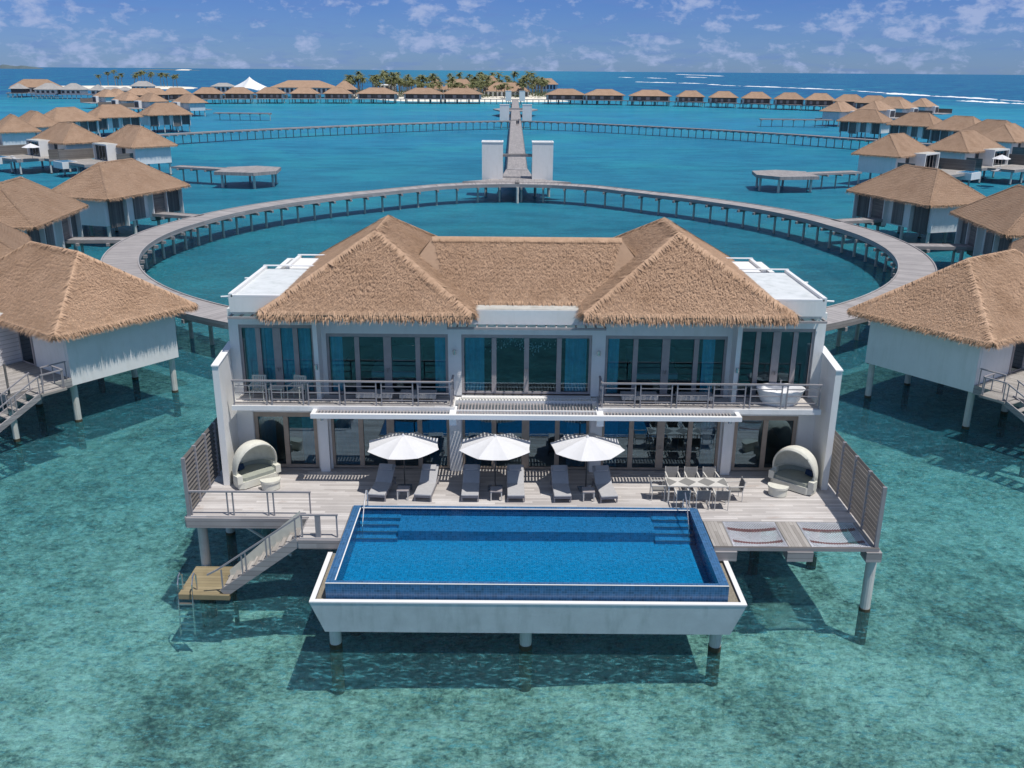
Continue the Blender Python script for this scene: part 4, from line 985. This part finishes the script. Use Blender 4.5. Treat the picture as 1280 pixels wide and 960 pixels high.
# ================================================================== thatched villas on piles
def make_villa(s, detail, label='x'):
    """+y is the open sea side, +x is tangential; s mirrors the plan"""
    t = empty('villa', (0, 0, 0), label, 'villa')
    def bx(m, x0, x1, y0, y1, z0, z1): a, b = sorted((s*x0, s*x1)); return m.box(a, b, y0, y1, z0, z1)
    hip_roof(t, -7.2, 7.2, -4.5, 4.5, 5.35, 8.95, ((-2.7, 0), (2.7, 0)), dens={2: 290, 1: 40, 0: 0}[detail], fdens={2: 190, 1: 60, 0: 0}[detail], th=.22)
    z0 = 2.35
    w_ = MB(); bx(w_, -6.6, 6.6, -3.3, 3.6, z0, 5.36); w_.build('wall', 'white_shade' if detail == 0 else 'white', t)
    if detail:      # street side: weathered timber panels between white fins
        for a, b, y, mt, zz in ((-6.0, -3.9, -3.55, 'wood_wall', z0-.25), (-1.9, -.1, -3.42, 'beam_v', z0+.15), (.9, 3.1, -3.75, 'screen_wood', z0-.45), (3.9, 6.1, -3.5, 'wood_wall', z0+.1)):
            m = MB(); bx(m, a, b, y, -3.303, zz, 5.34); m.build('timber_panel', mt, t)
        for x in (-3.7, 3.3, .75, 6.2): m = MB(); bx(m, x, x+.12, -3.95, -3.302, z0-.3, 5.33); m.build('white_fin', 'white', t)
    else:
        m = MB(); bx(m, -6.0, 6.1, -3.5, -3.303, z0, 5.34); m.build('timber_panel', 'wood_wall', t)
        for x in (-3.2, .4, 3.4):
            m = MB(); bx(m, x, x+1.2, -3.58, -3.503, z0+.9, 4.9); m.build('window', 'frame_up', t)
    for x in (-6.1, -1.8, 2.4, 6.1):
        for y in (-3.1, 3.3):
            p = MB().tube([(s*x, y, -3.4), (s*x, y, z0)], .19, 10).build('pile', 'pile_white', t)
            if detail: MB().tube([(s*x, y, -3.4), (s*x, y, .15)], .205, 10).build('waterline_algae', 'algae', p)
    # sea side: white framed living room with flat roof
    if detail:
        m = MB(); bx(m, -1.2, 4.6, 3.6, 6.4, D-.2, D); bx(m, -1.2, -.95, 3.6, 6.4, D, 5.55); bx(m, 4.35, 4.6, 3.6, 6.4, D, 5.55); bx(m, -1.2, 4.6, 3.6, 6.4, 5.553, 5.8)
        m.build('living_room', 'white', t)
        if detail == 2: m = MB(); bx(m, -1.26, -1.203, 3.61, 6.4, D+.01, 5.54); m.build('cladding', 'cladding', t)
        m = MB(); bx(m, -1.1, 4.5, 3.7, 6.3, 5.804, 5.82); m.build('roof_membrane', 'concrete', t)
        f = MB()
        for x in (-.94, .4, 1.7, 3.0, 4.25): bx(f, x, x+.1, 5.9, 6.0, D+.02, 5.54)
        bx(f, -.94, 4.34, 5.9, 6.0, 5.4, 5.543); fo = f.build('window', 'frame_up', t); m = MB(); bx(m, -.9, 4.3, 5.94, 5.95, D+.05, 5.4); m.build('pane', 'glass_low', fo)
        m = MB(); bx(m, -.94, 4.34, 4.2, 4.3, D+.02, 5.5); m.build('back_wall', 'inside_wall', t)
        m = MB(); bx(m, -2.9, -1.4, 3.603, 3.66, D+.02, 5.2); do = m.build('door', 'frame_up', t); m = MB(); bx(m, -2.75, -1.55, 3.663, 3.67, D+.12, 5.05); m.build('pane', 'glass_low', do)
        m = MB(); bx(m, -6.35, -6.15, 3.4, 3.62, D, 5.4); m.build('post', 'white_clean', t)
        # deck
        m = MB(); bx(m, -6.6, -1.28, 3.61, 7.2, D-.14, D-.01); bx(m, -1.28, 6.6, 6.41, 12.2, D-.14, D-.01); bx(m, -4.5, -1.28, 7.2, 12.2, D-.14, D-.01); m.build('deck_boards', 'deck_x', t)
        m = MB(); bx(m, -6.62, -6.55, 3.61, 7.2, D-.5, D-.143); bx(m, -6.6, -4.5, 7.15, 7.2, D-.5, D-.143); bx(m, -4.55, -4.5, 7.2, 12.2, D-.5, D-.143); bx(m, -4.5, 6.6, 12.15, 12.22, D-.5, D-.143); m.build('edge_beam', 'beam', t)
        for x, y in ((-6.2, 6.9), (-4.1, 11.6), (0, 11.6), (6.2, 11.6), (6.2, 8.6)): MB().tube([(s*x, y, .16), (s*x, y, D-.14)], .18, 8).build('pile', 'pile_white', t); MB().tube([(s*x, y, -3.4), (s*x, y, .158)], .19, 8).build('pile', 'algae', t)
        def rl(pts, z=D, h=1., n=0): railing(t, [(s*p[0], p[1]) for p in pts], z, h, n, 1.3)
        if detail == 2:
            rl([(-6.5, 3.75), (-6.5, 5.2)]); rl([(-4.4, 7.3), (-4.4, 12.0)], n=1)
            A_ = Vector((-6.7, 5.9, D-.05)); B_ = Vector((-6.7, 10.6, .4))
            m = MB()
            for dx in (0, -1.): m.bar((s*(A_.x+dx), A_.y-.1, A_.z), (s*(B_.x+dx), B_.y, B_.z), .09, .3)
            so2 = m.build('stairs', 'beam', t); m = MB()
            for k in range(9): p = A_.lerp(B_, (k+.5)/9); bx(m, p.x-.96, p.x-.04, p.y-.14, p.y+.14, p.z+.04, p.z+.09)
            m.build('treads', 'deck_x', so2); m = MB()
            for dx in (0, -1.):
                m.bar((s*(A_.x+dx), A_.y, A_.z+1), (s*(B_.x+dx), B_.y, B_.z+1), .06, .06)
                for tt in (.02, .3, .35, .65, .7, .98): p = A_.lerp(B_, tt); m.bar((s*(p.x+dx), p.y, p.z), (s*(p.x+dx), p.y, p.z+1), .045, .045)
            m.build('handrail', 'rail', so2)
            m = MB(); bx(m, -7.9, -6.63, 4.6, 6.0, D-.14, D-.02); m.build('landing', 'deck_x', t); railing(t, [(s*-7.8, 4.7), (s*-7.8, 5.9)], D, 1, 0, 1.3); railing(t, [(s*-7.8, 4.65), (s*-6.7, 4.65)], D, 1, 0, 1.3)
            m = MB(); bx(m, -8.0, -6.4, 10.5, 12.3, .2, .4); m.build('swim_platform', 'yellow_deck', t)
            m = MB()
            for dx in (-7.6, -7.1): m.tube([(s*dx, 12.0, .4), (s*dx, 12.0, 1.2), (s*dx, 12.3, 1.2), (s*dx, 12.5, -1)], .03, 6)
            for z in (-.6, -.3, 0, .3): bx(m, -7.6, -7.1, 12.4, 12.48, z, z+.05)
            m.build('ladder', 'steel', t)
        # slatted fence and plunge pool
        m = MB(); bx(m, 6.5, 6.6, 3.7, 12.1, D, D+1.9); m.build('fence', 'screen_wood', t)
        m = MB(); bx(m, -6.62, -6.55, 4.0 if detail == 1 else 7.0, 7.1, D, D+1.7); m.build('fence', 'screen_wood', t)
        m = MB(); bx(m, 2.2, 6.3, 10.6, 13.4, 1.6, D+.02); m.build('plunge_pool', 'white', t)
        m = MB(); bx(m, 2.4, 6.1, 10.8, 13.2, D+.022, D+.04); m.build('pool_water', 'pool_shelf', t)
    else:
        m = MB(); bx(m, -.5, 4.2, 3.6, 5.9, D-.2, 5.7); m.build('living_room', 'white', t)
        m = MB(); bx(m, 0, 3.8, 5.903, 5.95, D+.2, 5.3); m.build('window', 'dark_metal', t)
        m = MB(); bx(m, -6, 6.6, 3.61, 11, D-.3, D-.05); m.build('deck_boards', 'walk', t)
        m = MB(); bx(m, 6.5, 6.6, 3.7, 11, D, D+1.8); m.build('fence', 'screen_wood', t)
        m = MB(); bx(m, -6.8, 7.0, -6.2, -3.6, D-.3, D); m.build('walkway_boards', 'walk', t)
    return t
VP = {}
for s in (1, -1):
    for d in (2, 1, 0): VP[(s, d)] = [make_villa(s, d), False]
def put_villa(s, d, cx_, cy_, ocean_deg, label, group):
    p, used = VP[(s, d)]
    place(p, used, (cx_, cy_, 0), R(ocean_deg-90), label, group); VP[(s, d)][1] = True
GR = 'thatched villas round the first walkway'
def ringv(s, d, a, r, label):
    a2 = a if s > 0 else 180-a
    xx, yy = RC.x + .1 + r*math.cos(R(a2)), RC.y + r*math.sin(R(a2))
    # the plan is mirrored on the right so both near villas turn their stairs to the camera
    put_villa(s, d, xx, yy, a2, label, GR)
for s, sd in ((1, 'left'), (-1, 'right')):
    ringv(s, 2, 234.3, 48.9, 'nearest thatched villa %s of the big house, with stairs to the sea' % sd)
    ringv(s, 1, 209.5, 49.5, 'thatched villa partly hidden behind the nearest one, %s edge of the photo' % sd)
    ringv(s, 1, 186, 49.5, 'second thatched villa along the round walkway on the %s, long roof' % sd)
    ringv(s, 1, 162, 49.8, 'thatched villa with timber panels at the far bend of the round walkway, %s side' % sd)
def pv(s, d, px, py, deg, label, group='thatched villas round the second lagoon'):
    g = ground(px, py, 8.95); put_villa(s, d, g.x, g.y, deg, label, group)
pv(1, 1, 168, 156.7, 227, 'left side villa at the start of the wide jetty, white end wall over the water')
pv(1, 1, 83, 153, 229, 'left side villa with an open white living room and an umbrella on its deck')
pv(1, 1, 42, 138.5, 222, 'left side villa whose long roof shows behind the one with the umbrella deck')
pv(1, 1, 15, 143, 215, 'left side villa at the very edge of the photo, white wall under its roof')
pv(1, 1, 82, 134, 150, 'left side villa behind two roofs, dark timber side turned right')
pv(1, 1, 139, 130.5, 139, 'left side villa with pale end wall, second from the straight walkway')
pv(1, 1, 205, 128.3, 130, 'left side villa touching the end of the straight walkway, timber front')
pv(1, 0, 236, 117.3, 227, 'small far villa on the left at the short jetty')
for x, y, l in ((188, 116, 'first'), (159, 115, 'second'), (145, 110.8, 'third'), (133, 111.6, 'fourth')): pv(1, 0, x, y, 225, 'far villa in the left cluster, %s roof left of the short jetty villa' % l)
pv(-1, 1, 1121, 167, 313, 'right side villa at the start of the wide jetty, blank end wall over the water')
pv(-1, 1, 1210, 163.3, 307, 'right side villa with an open white living room beside a deck with umbrella')
pv(-1, 1, 1262, 154.5, 312, 'right side villa cut by the photo edge behind the umbrella deck')
pv(-1, 1, 1084, 136.7, 45, 'right side villa touching the end of the straight walkway, dark timber front')
pv(-1, 1, 1150, 140.5, 38, 'right side villa with pale end wall, second from the straight walkway')
pv(-1, 1, 1205, 145, 30, 'right side villa, third from the straight walkway')
pv(-1, 1, 1246, 149.7, 24, 'right side villa, fourth from the straight walkway')
pv(-1, 0, 1051, 127, 313, 'far villa on the right at the short jetty')
pv(-1, 0, 1097, 126, 313, 'far villa right of the short jetty villa, white framed room')
pv(-1, 0, 1127, 124.3, 315, 'far villa on the right, third from the short jetty')
pv(-1, 0, 1154, 122.8, 318, 'outermost far villa on the right before the open sea')
# far row standing on its own walkway
FR = 'far row of thatched villas before the island'
def rowY(px):
    K = [(130, 470), (190, 520), (268, 552), (350, 568), (500, 582), (600, 590), (690, 592), (780, 584), (860, 566), (950, 540), (1035, 515), (1095, 470), (1140, 425)]
    for (a, ya), (b, yb_) in zip(K, K[1:]):
        if a <= px <= b: return ya+(yb_-ya)*(px-a)/(b-a)
    return 430
for i, (px, deg, sc_x) in enumerate(((178, 118, 1), (196, 114, 1), (224.5, 108, 1), (263.5, 98, 1), (301.5, 94, 1), (341, 92, 1), (383, 91, 1), (424, 90, 1), (473, 90, 1.55), (530, 90, 1.6), (578, 90, 1.5))):
    p = atY(px, rowY(px)); put_villa(1, 0, p.x, p.y, deg, 'thatched villa number %s from the left in the far row left of the pier' % ['one', 'two', 'three', 'four', 'five', 'six', 'seven', 'eight', 'nine, wide', 'ten, wide', 'eleven, wide'][i], FR)

for i, (px, deg) in enumerate(((706, 90), (754, 90), (811, 88), (861, 86), (902, 84), (943, 82), (984, 79), (1022, 74), (1059, 66), (1089, 58), (1114, 50))):
    p = atY(px, rowY(px)); put_villa(-1, 0, p.x, p.y, deg, 'thatched villa number %s right of the pier in the far row' % ['one, a wide one', 'two, a wide one', 'three, a wide one', 'four', 'five', 'six', 'seven', 'eight', 'nine', 'ten', 'eleven'][i], FR)
for o_ in list(col.objects):
    if o_.get('label') and 'wide' in o_['label'] and 'far row' in o_['label']: o_.scale = (1.72, 1.15, 1)
    elif o_.get('group') == FR: o_.scale = (1.12, 1.1, 1)
# second walkways
straight_walk('walkway', [(-1, 331), (-20, 322), (-40, 306), (-62, 285), (-80, 265), (-98, 240), (-112, 220)], 2.6, 'long straight walkway on piles from the far towers to the left villas', step=2.6)
straight_walk('walkway', [(2.2, 331), (21, 322), (41, 306), (63, 287), (81, 267), (99, 242), (113, 222)], 2.6, 'long straight walkway on piles from the far towers to the right villas', step=2.6)
straight_walk('walkway', [tuple(atY(px, rowY(px)-9).xy) for px in (200, 263, 301, 341, 383, 424, 473, 530, 578, 620, 640)], 2.4, 'low walkway in front of the far row of villas, left half', step=3.6, pr=.2)
straight_walk('walkway', [tuple(atY(px, rowY(px)-9).xy) for px in (640, 690, 754, 811, 861, 902, 943, 984, 1022, 1059)], 2.4, 'low walkway in front of the far row of villas, right half', step=3.6, pr=.2)
def jetty(pts, poly, label, piles):
    t = straight_walk('jetty', pts, 2.4, label, step=3.)
    MB().prism(poly, D-.55, D-.002).build('platform', 'walk', t)
    for x, y in piles: MB().tube([(x, y, -3), (x, y, D-.55)], .22, 8).build('pile', 'pile_white', t)
jetty([(-60, 167), (-50, 163)], [(-50.5, 158), (-43.5, 156.8), (-40.4, 160), (-41.2, 166.5), (-46, 168.5), (-50.5, 166)], 'wide timber jetty with rounded platform off the left villas', [(-49.5, 159), (-43.8, 158), (-41.4, 161), (-42, 165.5), (-47, 167)])
jetty([(61, 167), (51, 163)], [(51.5, 158), (51.5, 166), (47, 168.5), (42.2, 166.5), (41.4, 160), (44.5, 156.8)], 'wide timber jetty with rounded platform off the right villas', [(50.5, 159), (44.8, 158), (42.4, 161), (43, 165.5), (48, 167)])
def pxj(a, b, w_, label):
    A_, B_ = ground(*a, D), ground(*b, D); straight_walk('jetty', [A_.xy, B_.xy], w_, label, step=4)
pxj((268, 140.8), (338, 141.5), 3.2, 'short timber jetty off the far left villa'); pxj((1040, 149.5), (950, 148.5), 3.2, 'short timber jetty off the far right villa')
for s, sd in ((-1, 'left'), (1, 'right')):
    for a, nm in ((160, 'lone bend villa'), (183, 'second villa'), (208, 'half hidden villa')):
        a2 = R(a if s < 0 else 180-a); p = [(RC.x+r_*math.cos(a2), RC.y+r_*math.sin(a2)) for r_ in (39.9, 46)]
        straight_walk('footbridge', p, 1.7, 'short footbridge from the round walkway to the %s on the %s' % (nm, sd), step=3.)
for px, py, lab in ((41.2, 148, 'left'), (1259, 153.6, 'right')): pass
u2 = make_umbrella('white umbrella on the deck of the left villa with the open living room', 1.6, 2.9, 2.2); p = ground(41, 199, D); u2.location = (p.x, p.y, D)
place(u2, True, (ground(1249, 214, D).x, ground(1249, 214, D).y, D), .2, 'white umbrella on the deck of the right villa by the photo edge')
lgp = ground(25, 201, D); place(lg, True, (lgp.x, lgp.y, D), 1.2, 'sun lounger beside the umbrella on the left villa deck'); 
p = ground(1240, 216, D); place(lg, True, (p.x, p.y, D), -1.1, 'sun lounger beside the umbrella on the right villa deck')
# ================================================================== island, palms, far buildings
def blob(name, cx_, cy_, rx, ry, h, mat, n=48, seed=1, z0=-1.5):
    rnd = random.Random(seed); ph = [rnd.uniform(0, 6.28) for _ in range(4)]
    rows = []
    for r_, z in ((1.15, z0), (1.0, .02), (.93, h*.6), (.7, h), (.02, h*1.05)):
        rows.append([(cx_+rx*r_*math.cos(a)*(1+.08*math.sin(3*a+ph[0])+.05*math.sin(5*a+ph[1])), cy_+ry*r_*math.sin(a)*(1+.08*math.sin(3*a+ph[0])+.05*math.sin(5*a+ph[1])), z) for a in [2*math.pi*k/n for k in range(n+1)]])
    m = MB().grid(rows); m.f = [f[::-1] for f in m.f]
    o = m.build(name, mat, smooth=True); o['kind'] = 'structure'; return o
blob('island_ground', -42, 745, 95, 105, 1.6, 'sand', seed=3)
blob('island_ground', -395, 960, 85, 50, 1.4, 'sand', seed=5)
blob('beach_ground', -30, 640, 62, 22, 1.1, 'sand', seed=8)
def make_palm(seed, H_):
    rnd = random.Random(seed); t = empty('palm_tree', (0, 0, 0), 'x', 'palm')
    lean = (rnd.uniform(-1.6, 1.6), rnd.uniform(-1.6, 1.6))
    pts = [(lean[0]*(k/6)**1.6, lean[1]*(k/6)**1.6, H_*k/6) for k in range(7)]
    MB().tube(pts, .26, 6, .14).build('trunk', 'trunk', t)
    m = MB(); top = Vector(pts[-1])
    for i in range(24):
        a = i*2.4+rnd.uniform(-.2, .2); el = R(rnd.choice((62, 40, 20, 0, -25))+rnd.uniform(-8, 8)); L_ = rnd.uniform(3.2, 4.6)
        d = Vector((math.cos(a), math.sin(a), 0)); p = top.copy(); pr_ = p.copy(); sd = Vector((-d.y, d.x, 0))
        n = 7
        for k in range(1, n+1):
            e = el - R(95)*(k/n)**1.3
            p = pr_ + (d*math.cos(e)+Vector((0, 0, math.sin(e))))*L_/n
            w_ = .85*math.sin(math.pi*min(.97, (k+.3)/n))**.6
            for s_ in (-1, 1):
                tip = (pr_+p)/2 + sd*s_*w_ - Vector((0, 0, .28*w_+.12)) + (p-pr_)*.8
                m.tri(pr_, p, tip)
                tip2 = pr_ + sd*s_*w_*.9 - Vector((0, 0, .32*w_+.1)) + (p-pr_)*.4; m.tri(pr_, (pr_+p)/2, tip2)
            pr_ = p
    m.build('crown', 'frond', t); return t
PPs = [[make_palm(10+k, h), False] for k, h in enumerate((11.5, 13.5, 15.5, 17.5, 12.5))]
def palm(px, Y, k, label, group, sc_=1.):
    p = atY(px, Y); pp = PPs[k]; o_ = place(pp[0], pp[1], (p.x, p.y, 1.0), random.uniform(0, 6.28), label, group); pp[1] = True; o_.scale = (sc_*1.4, sc_*1.4, sc_*random.uniform(.85, 1.1))
rp = random.Random(4)
def inisl(x, y): return ((x+42)/92)**2+((y-745)/100)**2 < .9
n = 0
while n < 215:
    px = rp.uniform(430, 684); Y = rp.uniform(652, 838)
    p = atY(px, Y)
    if not inisl(p.x, p.y): continue
    palm(px, Y, rp.randrange(5), 'tall coconut palm in the dense grove on the island behind the far row', 'coconut palms on the central island', rp.uniform(.6, .88) if px > 500 else rp.uniform(.75, 1.0)); n += 1
for px, Y in ((132, 1000), (141, 990), (150, 1010), (153, 985), (158, 980), (173, 960), (178, 975), (183, 955), (187, 960), (192, 970), (196, 955), (206, 980), (210, 960), (214, 965), (221, 955), (226, 960)):
    palm(px, Y, rp.randrange(5), 'coconut palm in the small grove at the far left behind the grey roofs', 'coconut palms on the left islet', .92)
m = MB(); rb = random.Random(2)
for _ in range(280):
    px = rb.uniform(440, 690); Y = rb.uniform(658, 800); c = atY(px, Y)
    if not inisl(c.x, c.y): continue
    r_ = rb.uniform(2.5, 6)
    for k in range(70):
        v = Vector((rb.gauss(0, 1), rb.gauss(0, 1), abs(rb.gauss(0, 1)))).normalized()*r_*rb.uniform(.6, 1.05); v.z *= .8
        q = c+v+Vector((0, 0, 1.2)); a = Vector((rb.uniform(-1, 1), rb.uniform(-1, 1), rb.uniform(-1, 1)))*.6; b = Vector((rb.uniform(-1, 1), rb.uniform(-1, 1), rb.uniform(-1, 1)))*.6
        m.tri(q, q+a, q+b)
o = m.build('undergrowth', 'bush'); tag(o, 'dark green scrub under the palms of the island', 'undergrowth', None, 'stuff')
def far_house(px, Y, W_, Dp, ze, zr, label, mat='thatch', deg=0, piles=True, cat='building', name='beach_house', rid=None, wall='white_shade', base=1.2):
    p = atY(px, Y); t = empty(name, (0, 0, 0), label, cat)
    rd = rid if rid is not None else max(.3, W_/2-Dp/2)
    hip_roof(t, -W_/2, W_/2, -Dp/2, Dp/2, ze, zr, ((-rd, 0), (rd, 0)))
    for o_ in t.children:
        if mat != 'thatch': o_.data.materials[0] = MATS[mat]
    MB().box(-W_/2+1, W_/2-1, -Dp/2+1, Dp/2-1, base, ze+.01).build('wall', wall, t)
    k = -W_/2+1.6
    while k < W_/2-2.5:
        MB().box(k, k+1.8, -Dp/2+.93, -Dp/2+.997, base+.5, ze-.5).build('window', 'dark_metal', t); k += 3.2
    if piles:
        MB().box(-W_/2-1, W_/2+1, -Dp/2-2.5, Dp/2+1, base-.35, base-.003).build('deck_boards', 'walk', t)
        k = -W_/2
        while k <= W_/2: MB().tube([(k, -Dp/2-2, -3), (k, -Dp/2-2, base-.35)], .22, 6).build('pile', 'concrete', t); k += 3.
    t.location = (p.x, p.y, 0); t.rotation_euler = (0, 0, R(deg)); return t
far_house(383, 690, 44, 22, 6.6, 11.5, 'long brown thatched overwater restaurant behind the far row left of the palms', base=2.8)
far_house(433, 680, 16, 14, 5.6, 11.5, 'pyramid roofed pavilion joined to the long brown restaurant', base=2.8, wall='dark_metal')
far_house(633, 700, 34, 18, 5.0, 11., 'large sloping brown roof among the palms just left of the pier', piles=False, cat='building')
far_house(575, 720, 26, 16, 5.5, 13, 'brown roof with two peaks half hidden by palms', piles=False)
far_house(545, 740, 14, 12, 5.5, 13, 'small brown roof showing between palms', piles=False)
far_house(615, 770, 16, 14, 7, 15, 'steep brown gable rising behind the large sloping roof', piles=False)
far_house(681, 980, 26, 14, 6, 12, 'brown roofed building at the right tip of the island', piles=False)
far_house(487, 735, 13, 9, 8.0, 8.6, 'white flat roofed building between the palms', 'white', piles=False)
far_house(52, 655, 30, 14, 6.0, 11.3, 'rust brown thatched overwater building at the far left', base=2.8)
far_house(68, 625, 16, 12, 5.3, 9.4, 'grey shingled overwater pavilion, middle of the far left group', 'shingle', base=2.8)
far_house(98, 625, 15, 12, 5.3, 9.4, 'grey shingled overwater pavilion, right of the far left group', 'shingle', base=2.8)
far_house(30, 640, 9.6, 9, 5.3, 8.8, 'small grey pyramid roofed hut standing alone at the far left', 'shingle', base=2.8, cat='hut', name='overwater_hut', wall='dark_metal')
far_house(128, 615, 9, 9, 5.3, 8.8, 'grey pyramid roof beside the low grey halls on the left', 'shingle', base=2.8, cat='hut', name='overwater_hut')
far_house(145, 610, 14, 9, 5.3, 7.6, 'low grey roofed hall left of the far villas, left one', 'shingle', base=2.8)
far_house(161, 610, 10, 9, 5.3, 7.6, 'low grey roofed hall left of the far villas, right one', 'shingle', base=2.8)
far_house(184, 700, 16, 10, 6.3, 10, 'grey gabled house under the left palms', 'shingle', piles=False)
far_house(283, 700, 16, 10, 6.6, 9.2, 'grey roofed hall beside the white tent', 'shingle', base=2.8)
p = atY(316, 700); t = empty('tent', (p.x, p.y, 2.8), 'white peaked tensile tent beside the grey hall', 'tent')
rows = []
for i in range(7):
    q = i/6; row = []
    for k in range(33):
        a = 2*math.pi*k/32; rr = 12.5*q*(1+.12*math.cos(4*a)); row.append((p.x+rr*math.cos(a), p.y+rr*.7*math.sin(a), 13.6-8.5*q**.75 - .8*q*math.cos(4*a+math.pi)))
    rows.append(row)
m = MB().grid(rows); m.f = [f[::-1] for f in m.f]; m.build('canopy', 'white_clean', t, smooth=True)
for a in range(4): MB().tube([(p.x+11*math.cos(a*1.57+.78), p.y+7.7*math.sin(a*1.57+.78), -2), (p.x+11*math.cos(a*1.57+.78), p.y+7.7*math.sin(a*1.57+.78), 5.3)], .25, 6).build('pole', 'white_clean', t)
MB().box(p.x-13, p.x+13, p.y-8, p.y+8, 2.3, 2.8).build('deck_boards', 'walk', t)
# surf on the outer reef
def surf(x0, y0, x1, y1, w_, seed, taper=True):
    rnd = random.Random(seed); A_, B_ = ground(x0, y0), ground(x1, y1); n = 160; a_, b_ = [], []
    d = (B_-A_).normalized(); sd = Vector((-d.y, d.x, 0))
    ph = [rnd.uniform(0, 6.3) for _ in range(6)]
    rows = [[], [], []]
    for k in range(n+1):
        t = k/n; e = math.sin(math.pi*t)**.35; wob = .5+.3*math.sin(t*17+ph[0])+.22*math.sin(t*41+ph[1])+.18*math.sin(t*97+ph[2]) + rnd.uniform(-.12, .12)
        hw = w_*e*max(.02, wob); c = A_.lerp(B_, t)+sd*w_*.3*math.sin(t*9+ph[3])
        rows[0].append(tuple(c-sd*hw+Vector((0, 0, .02)))); rows[1].append(tuple(c+Vector((0, 0, .9*e*min(1, wob)+.03)))); rows[2].append(tuple(c+sd*hw+Vector((0, 0, .02))))
    return MB().grid(rows)
fm = MB()
for a in ((792, 102.4, 886, 104.8, 14, 1), (888, 105.6, 896, 106.3, 8, 2), (901, 106.6, 1075, 113.2, 11, 3), (1070, 114, 1286, 127.2, 9, 4), (1195, 126, 1284, 130.4, 6, 5), (845, 91.6+1.2, 906, 95.3, 60, 6), (858, 96.2, 880, 97.2, 30, 7), (775, 96.6, 792, 97.2, 12, 8), (806, 97.2, 832, 98.2, 12, 9), (1100, 117, 1180, 121, 5, 10)):
    q = surf(*a); i = len(fm.v); fm.v += q.v; fm.f += [tuple(j+i for j in f) for f in q.f]
o = fm.build('surf', 'foam'); tag(o, 'white lines of breaking surf on the outer reef at the right', 'surf', None, 'stuff')
# land on the horizon
for px, Y, w_, h_, mat in ((2, 9000, 420, 40, 'far_land'), (215, 8000, 260, 9, 'far_land'), (236, 7990, 60, 9, 'sand')):
    p = atY(px, Y); rows = []; rnd = random.Random(px)
    m = MB(); prev = None; n = 40; ys = []
    for k in range(n+1): ys.append(h_*math.sin(math.pi*k/n)**.5*rnd.uniform(.6, 1.))
    m.grid([[(p.x-w_+2*w_*k/n, p.y-60, -2) for k in range(n+1)], [(p.x-w_+2*w_*k/n, p.y-20, ys[k]) for k in range(n+1)], [(p.x-w_+2*w_*k/n, p.y+80, ys[k]*.9) for k in range(n+1)], [(p.x-w_+2*w_*k/n, p.y+140, -2) for k in range(n+1)]])
    o = m.build('distant_land', mat); o['kind'] = 'structure'
# two people on the pier
def person(x, y, label, shirt, legs_c, rz):
    t = empty('person', (x, y, D), label, 'person')
    me = bpy.data.meshes.new('body'); vs_ = [(0, 0, .95), (0, 0, 1.2), (0, 0, 1.45), (0, .02, 1.58), (0, .02, 1.72), (.1, 0, .92), (.11, .06, .5), (.11, .02, .06), (.11, .14, .03), (-.1, 0, .92), (-.11, -.08, .5), (-.11, -.14, .06), (-.11, -.03, .03), (.19, 0, 1.42), (.25, .02, 1.14), (.24, .12, .9), (-.19, 0, 1.42), (-.25, -.02, 1.14), (-.24, .08, .9)]
    es = [(0, 1), (1, 2), (2, 3), (3, 4), (0, 5), (5, 6), (6, 7), (7, 8), (0, 9), (9, 10), (10, 11), (11, 12), (2, 13), (13, 14), (14, 15), (2, 16), (16, 17), (17, 18)]
    rad = [.15, .14, .16, .06, .11, .09, .065, .045, .04, .09, .065, .045, .04, .065, .045, .035, .065, .045, .035]
    me.from_pydata(vs_, es, []); b = bpy.data.objects.new('body', me); col.objects.link(b); b.parent = t; me.materials.append(MATS['skin'])
    sk = b.modifiers.new('skin', 'SKIN')
    for v, r_ in zip(me.skin_vertices[0].data, rad): v.radius = (r_, r_*.8)
    me.skin_vertices[0].data[0].use_root = True
    ss = b.modifiers.new('sub', 'SUBSURF'); ss.levels = ss.render_levels = 1
    MB().tube([(0, 0, .88), (0, 0, 1.2), (0, 0, 1.5)], .19, 10, .2).map(lambda p: Vector((p.x+x, p.y+y, p.z+D))).build('shirt', shirt, t)
    m = MB().tube([(.11, .0, .95), (.115, .04, .5)], .105, 8, .09); m.tube([(-.11, 0, .95), (-.115, -.06, .5)], .105, 8, .09); m.map(lambda p: Vector((p.x+x, p.y+y, p.z+D))).build('shorts', legs_c, t)
    MB().tube([(0, -.01, 1.68), (0, -.01, 1.8), (0, -.01, 1.84)], .115, 8, .05).map(lambda p: Vector((p.x+x, p.y+y, p.z+D))).build('hair', 'dark_metal', t)
    t.rotation_euler = (0, 0, rz)
person(.9, 300, 'person in dark clothes walking on the far end of the pier, right of the other', 'dark_metal', 'dark_metal', .2)
person(1.4, 302, 'second person in dark shirt walking beside the first on the pier', 'navy', 'dark_metal', -.1)
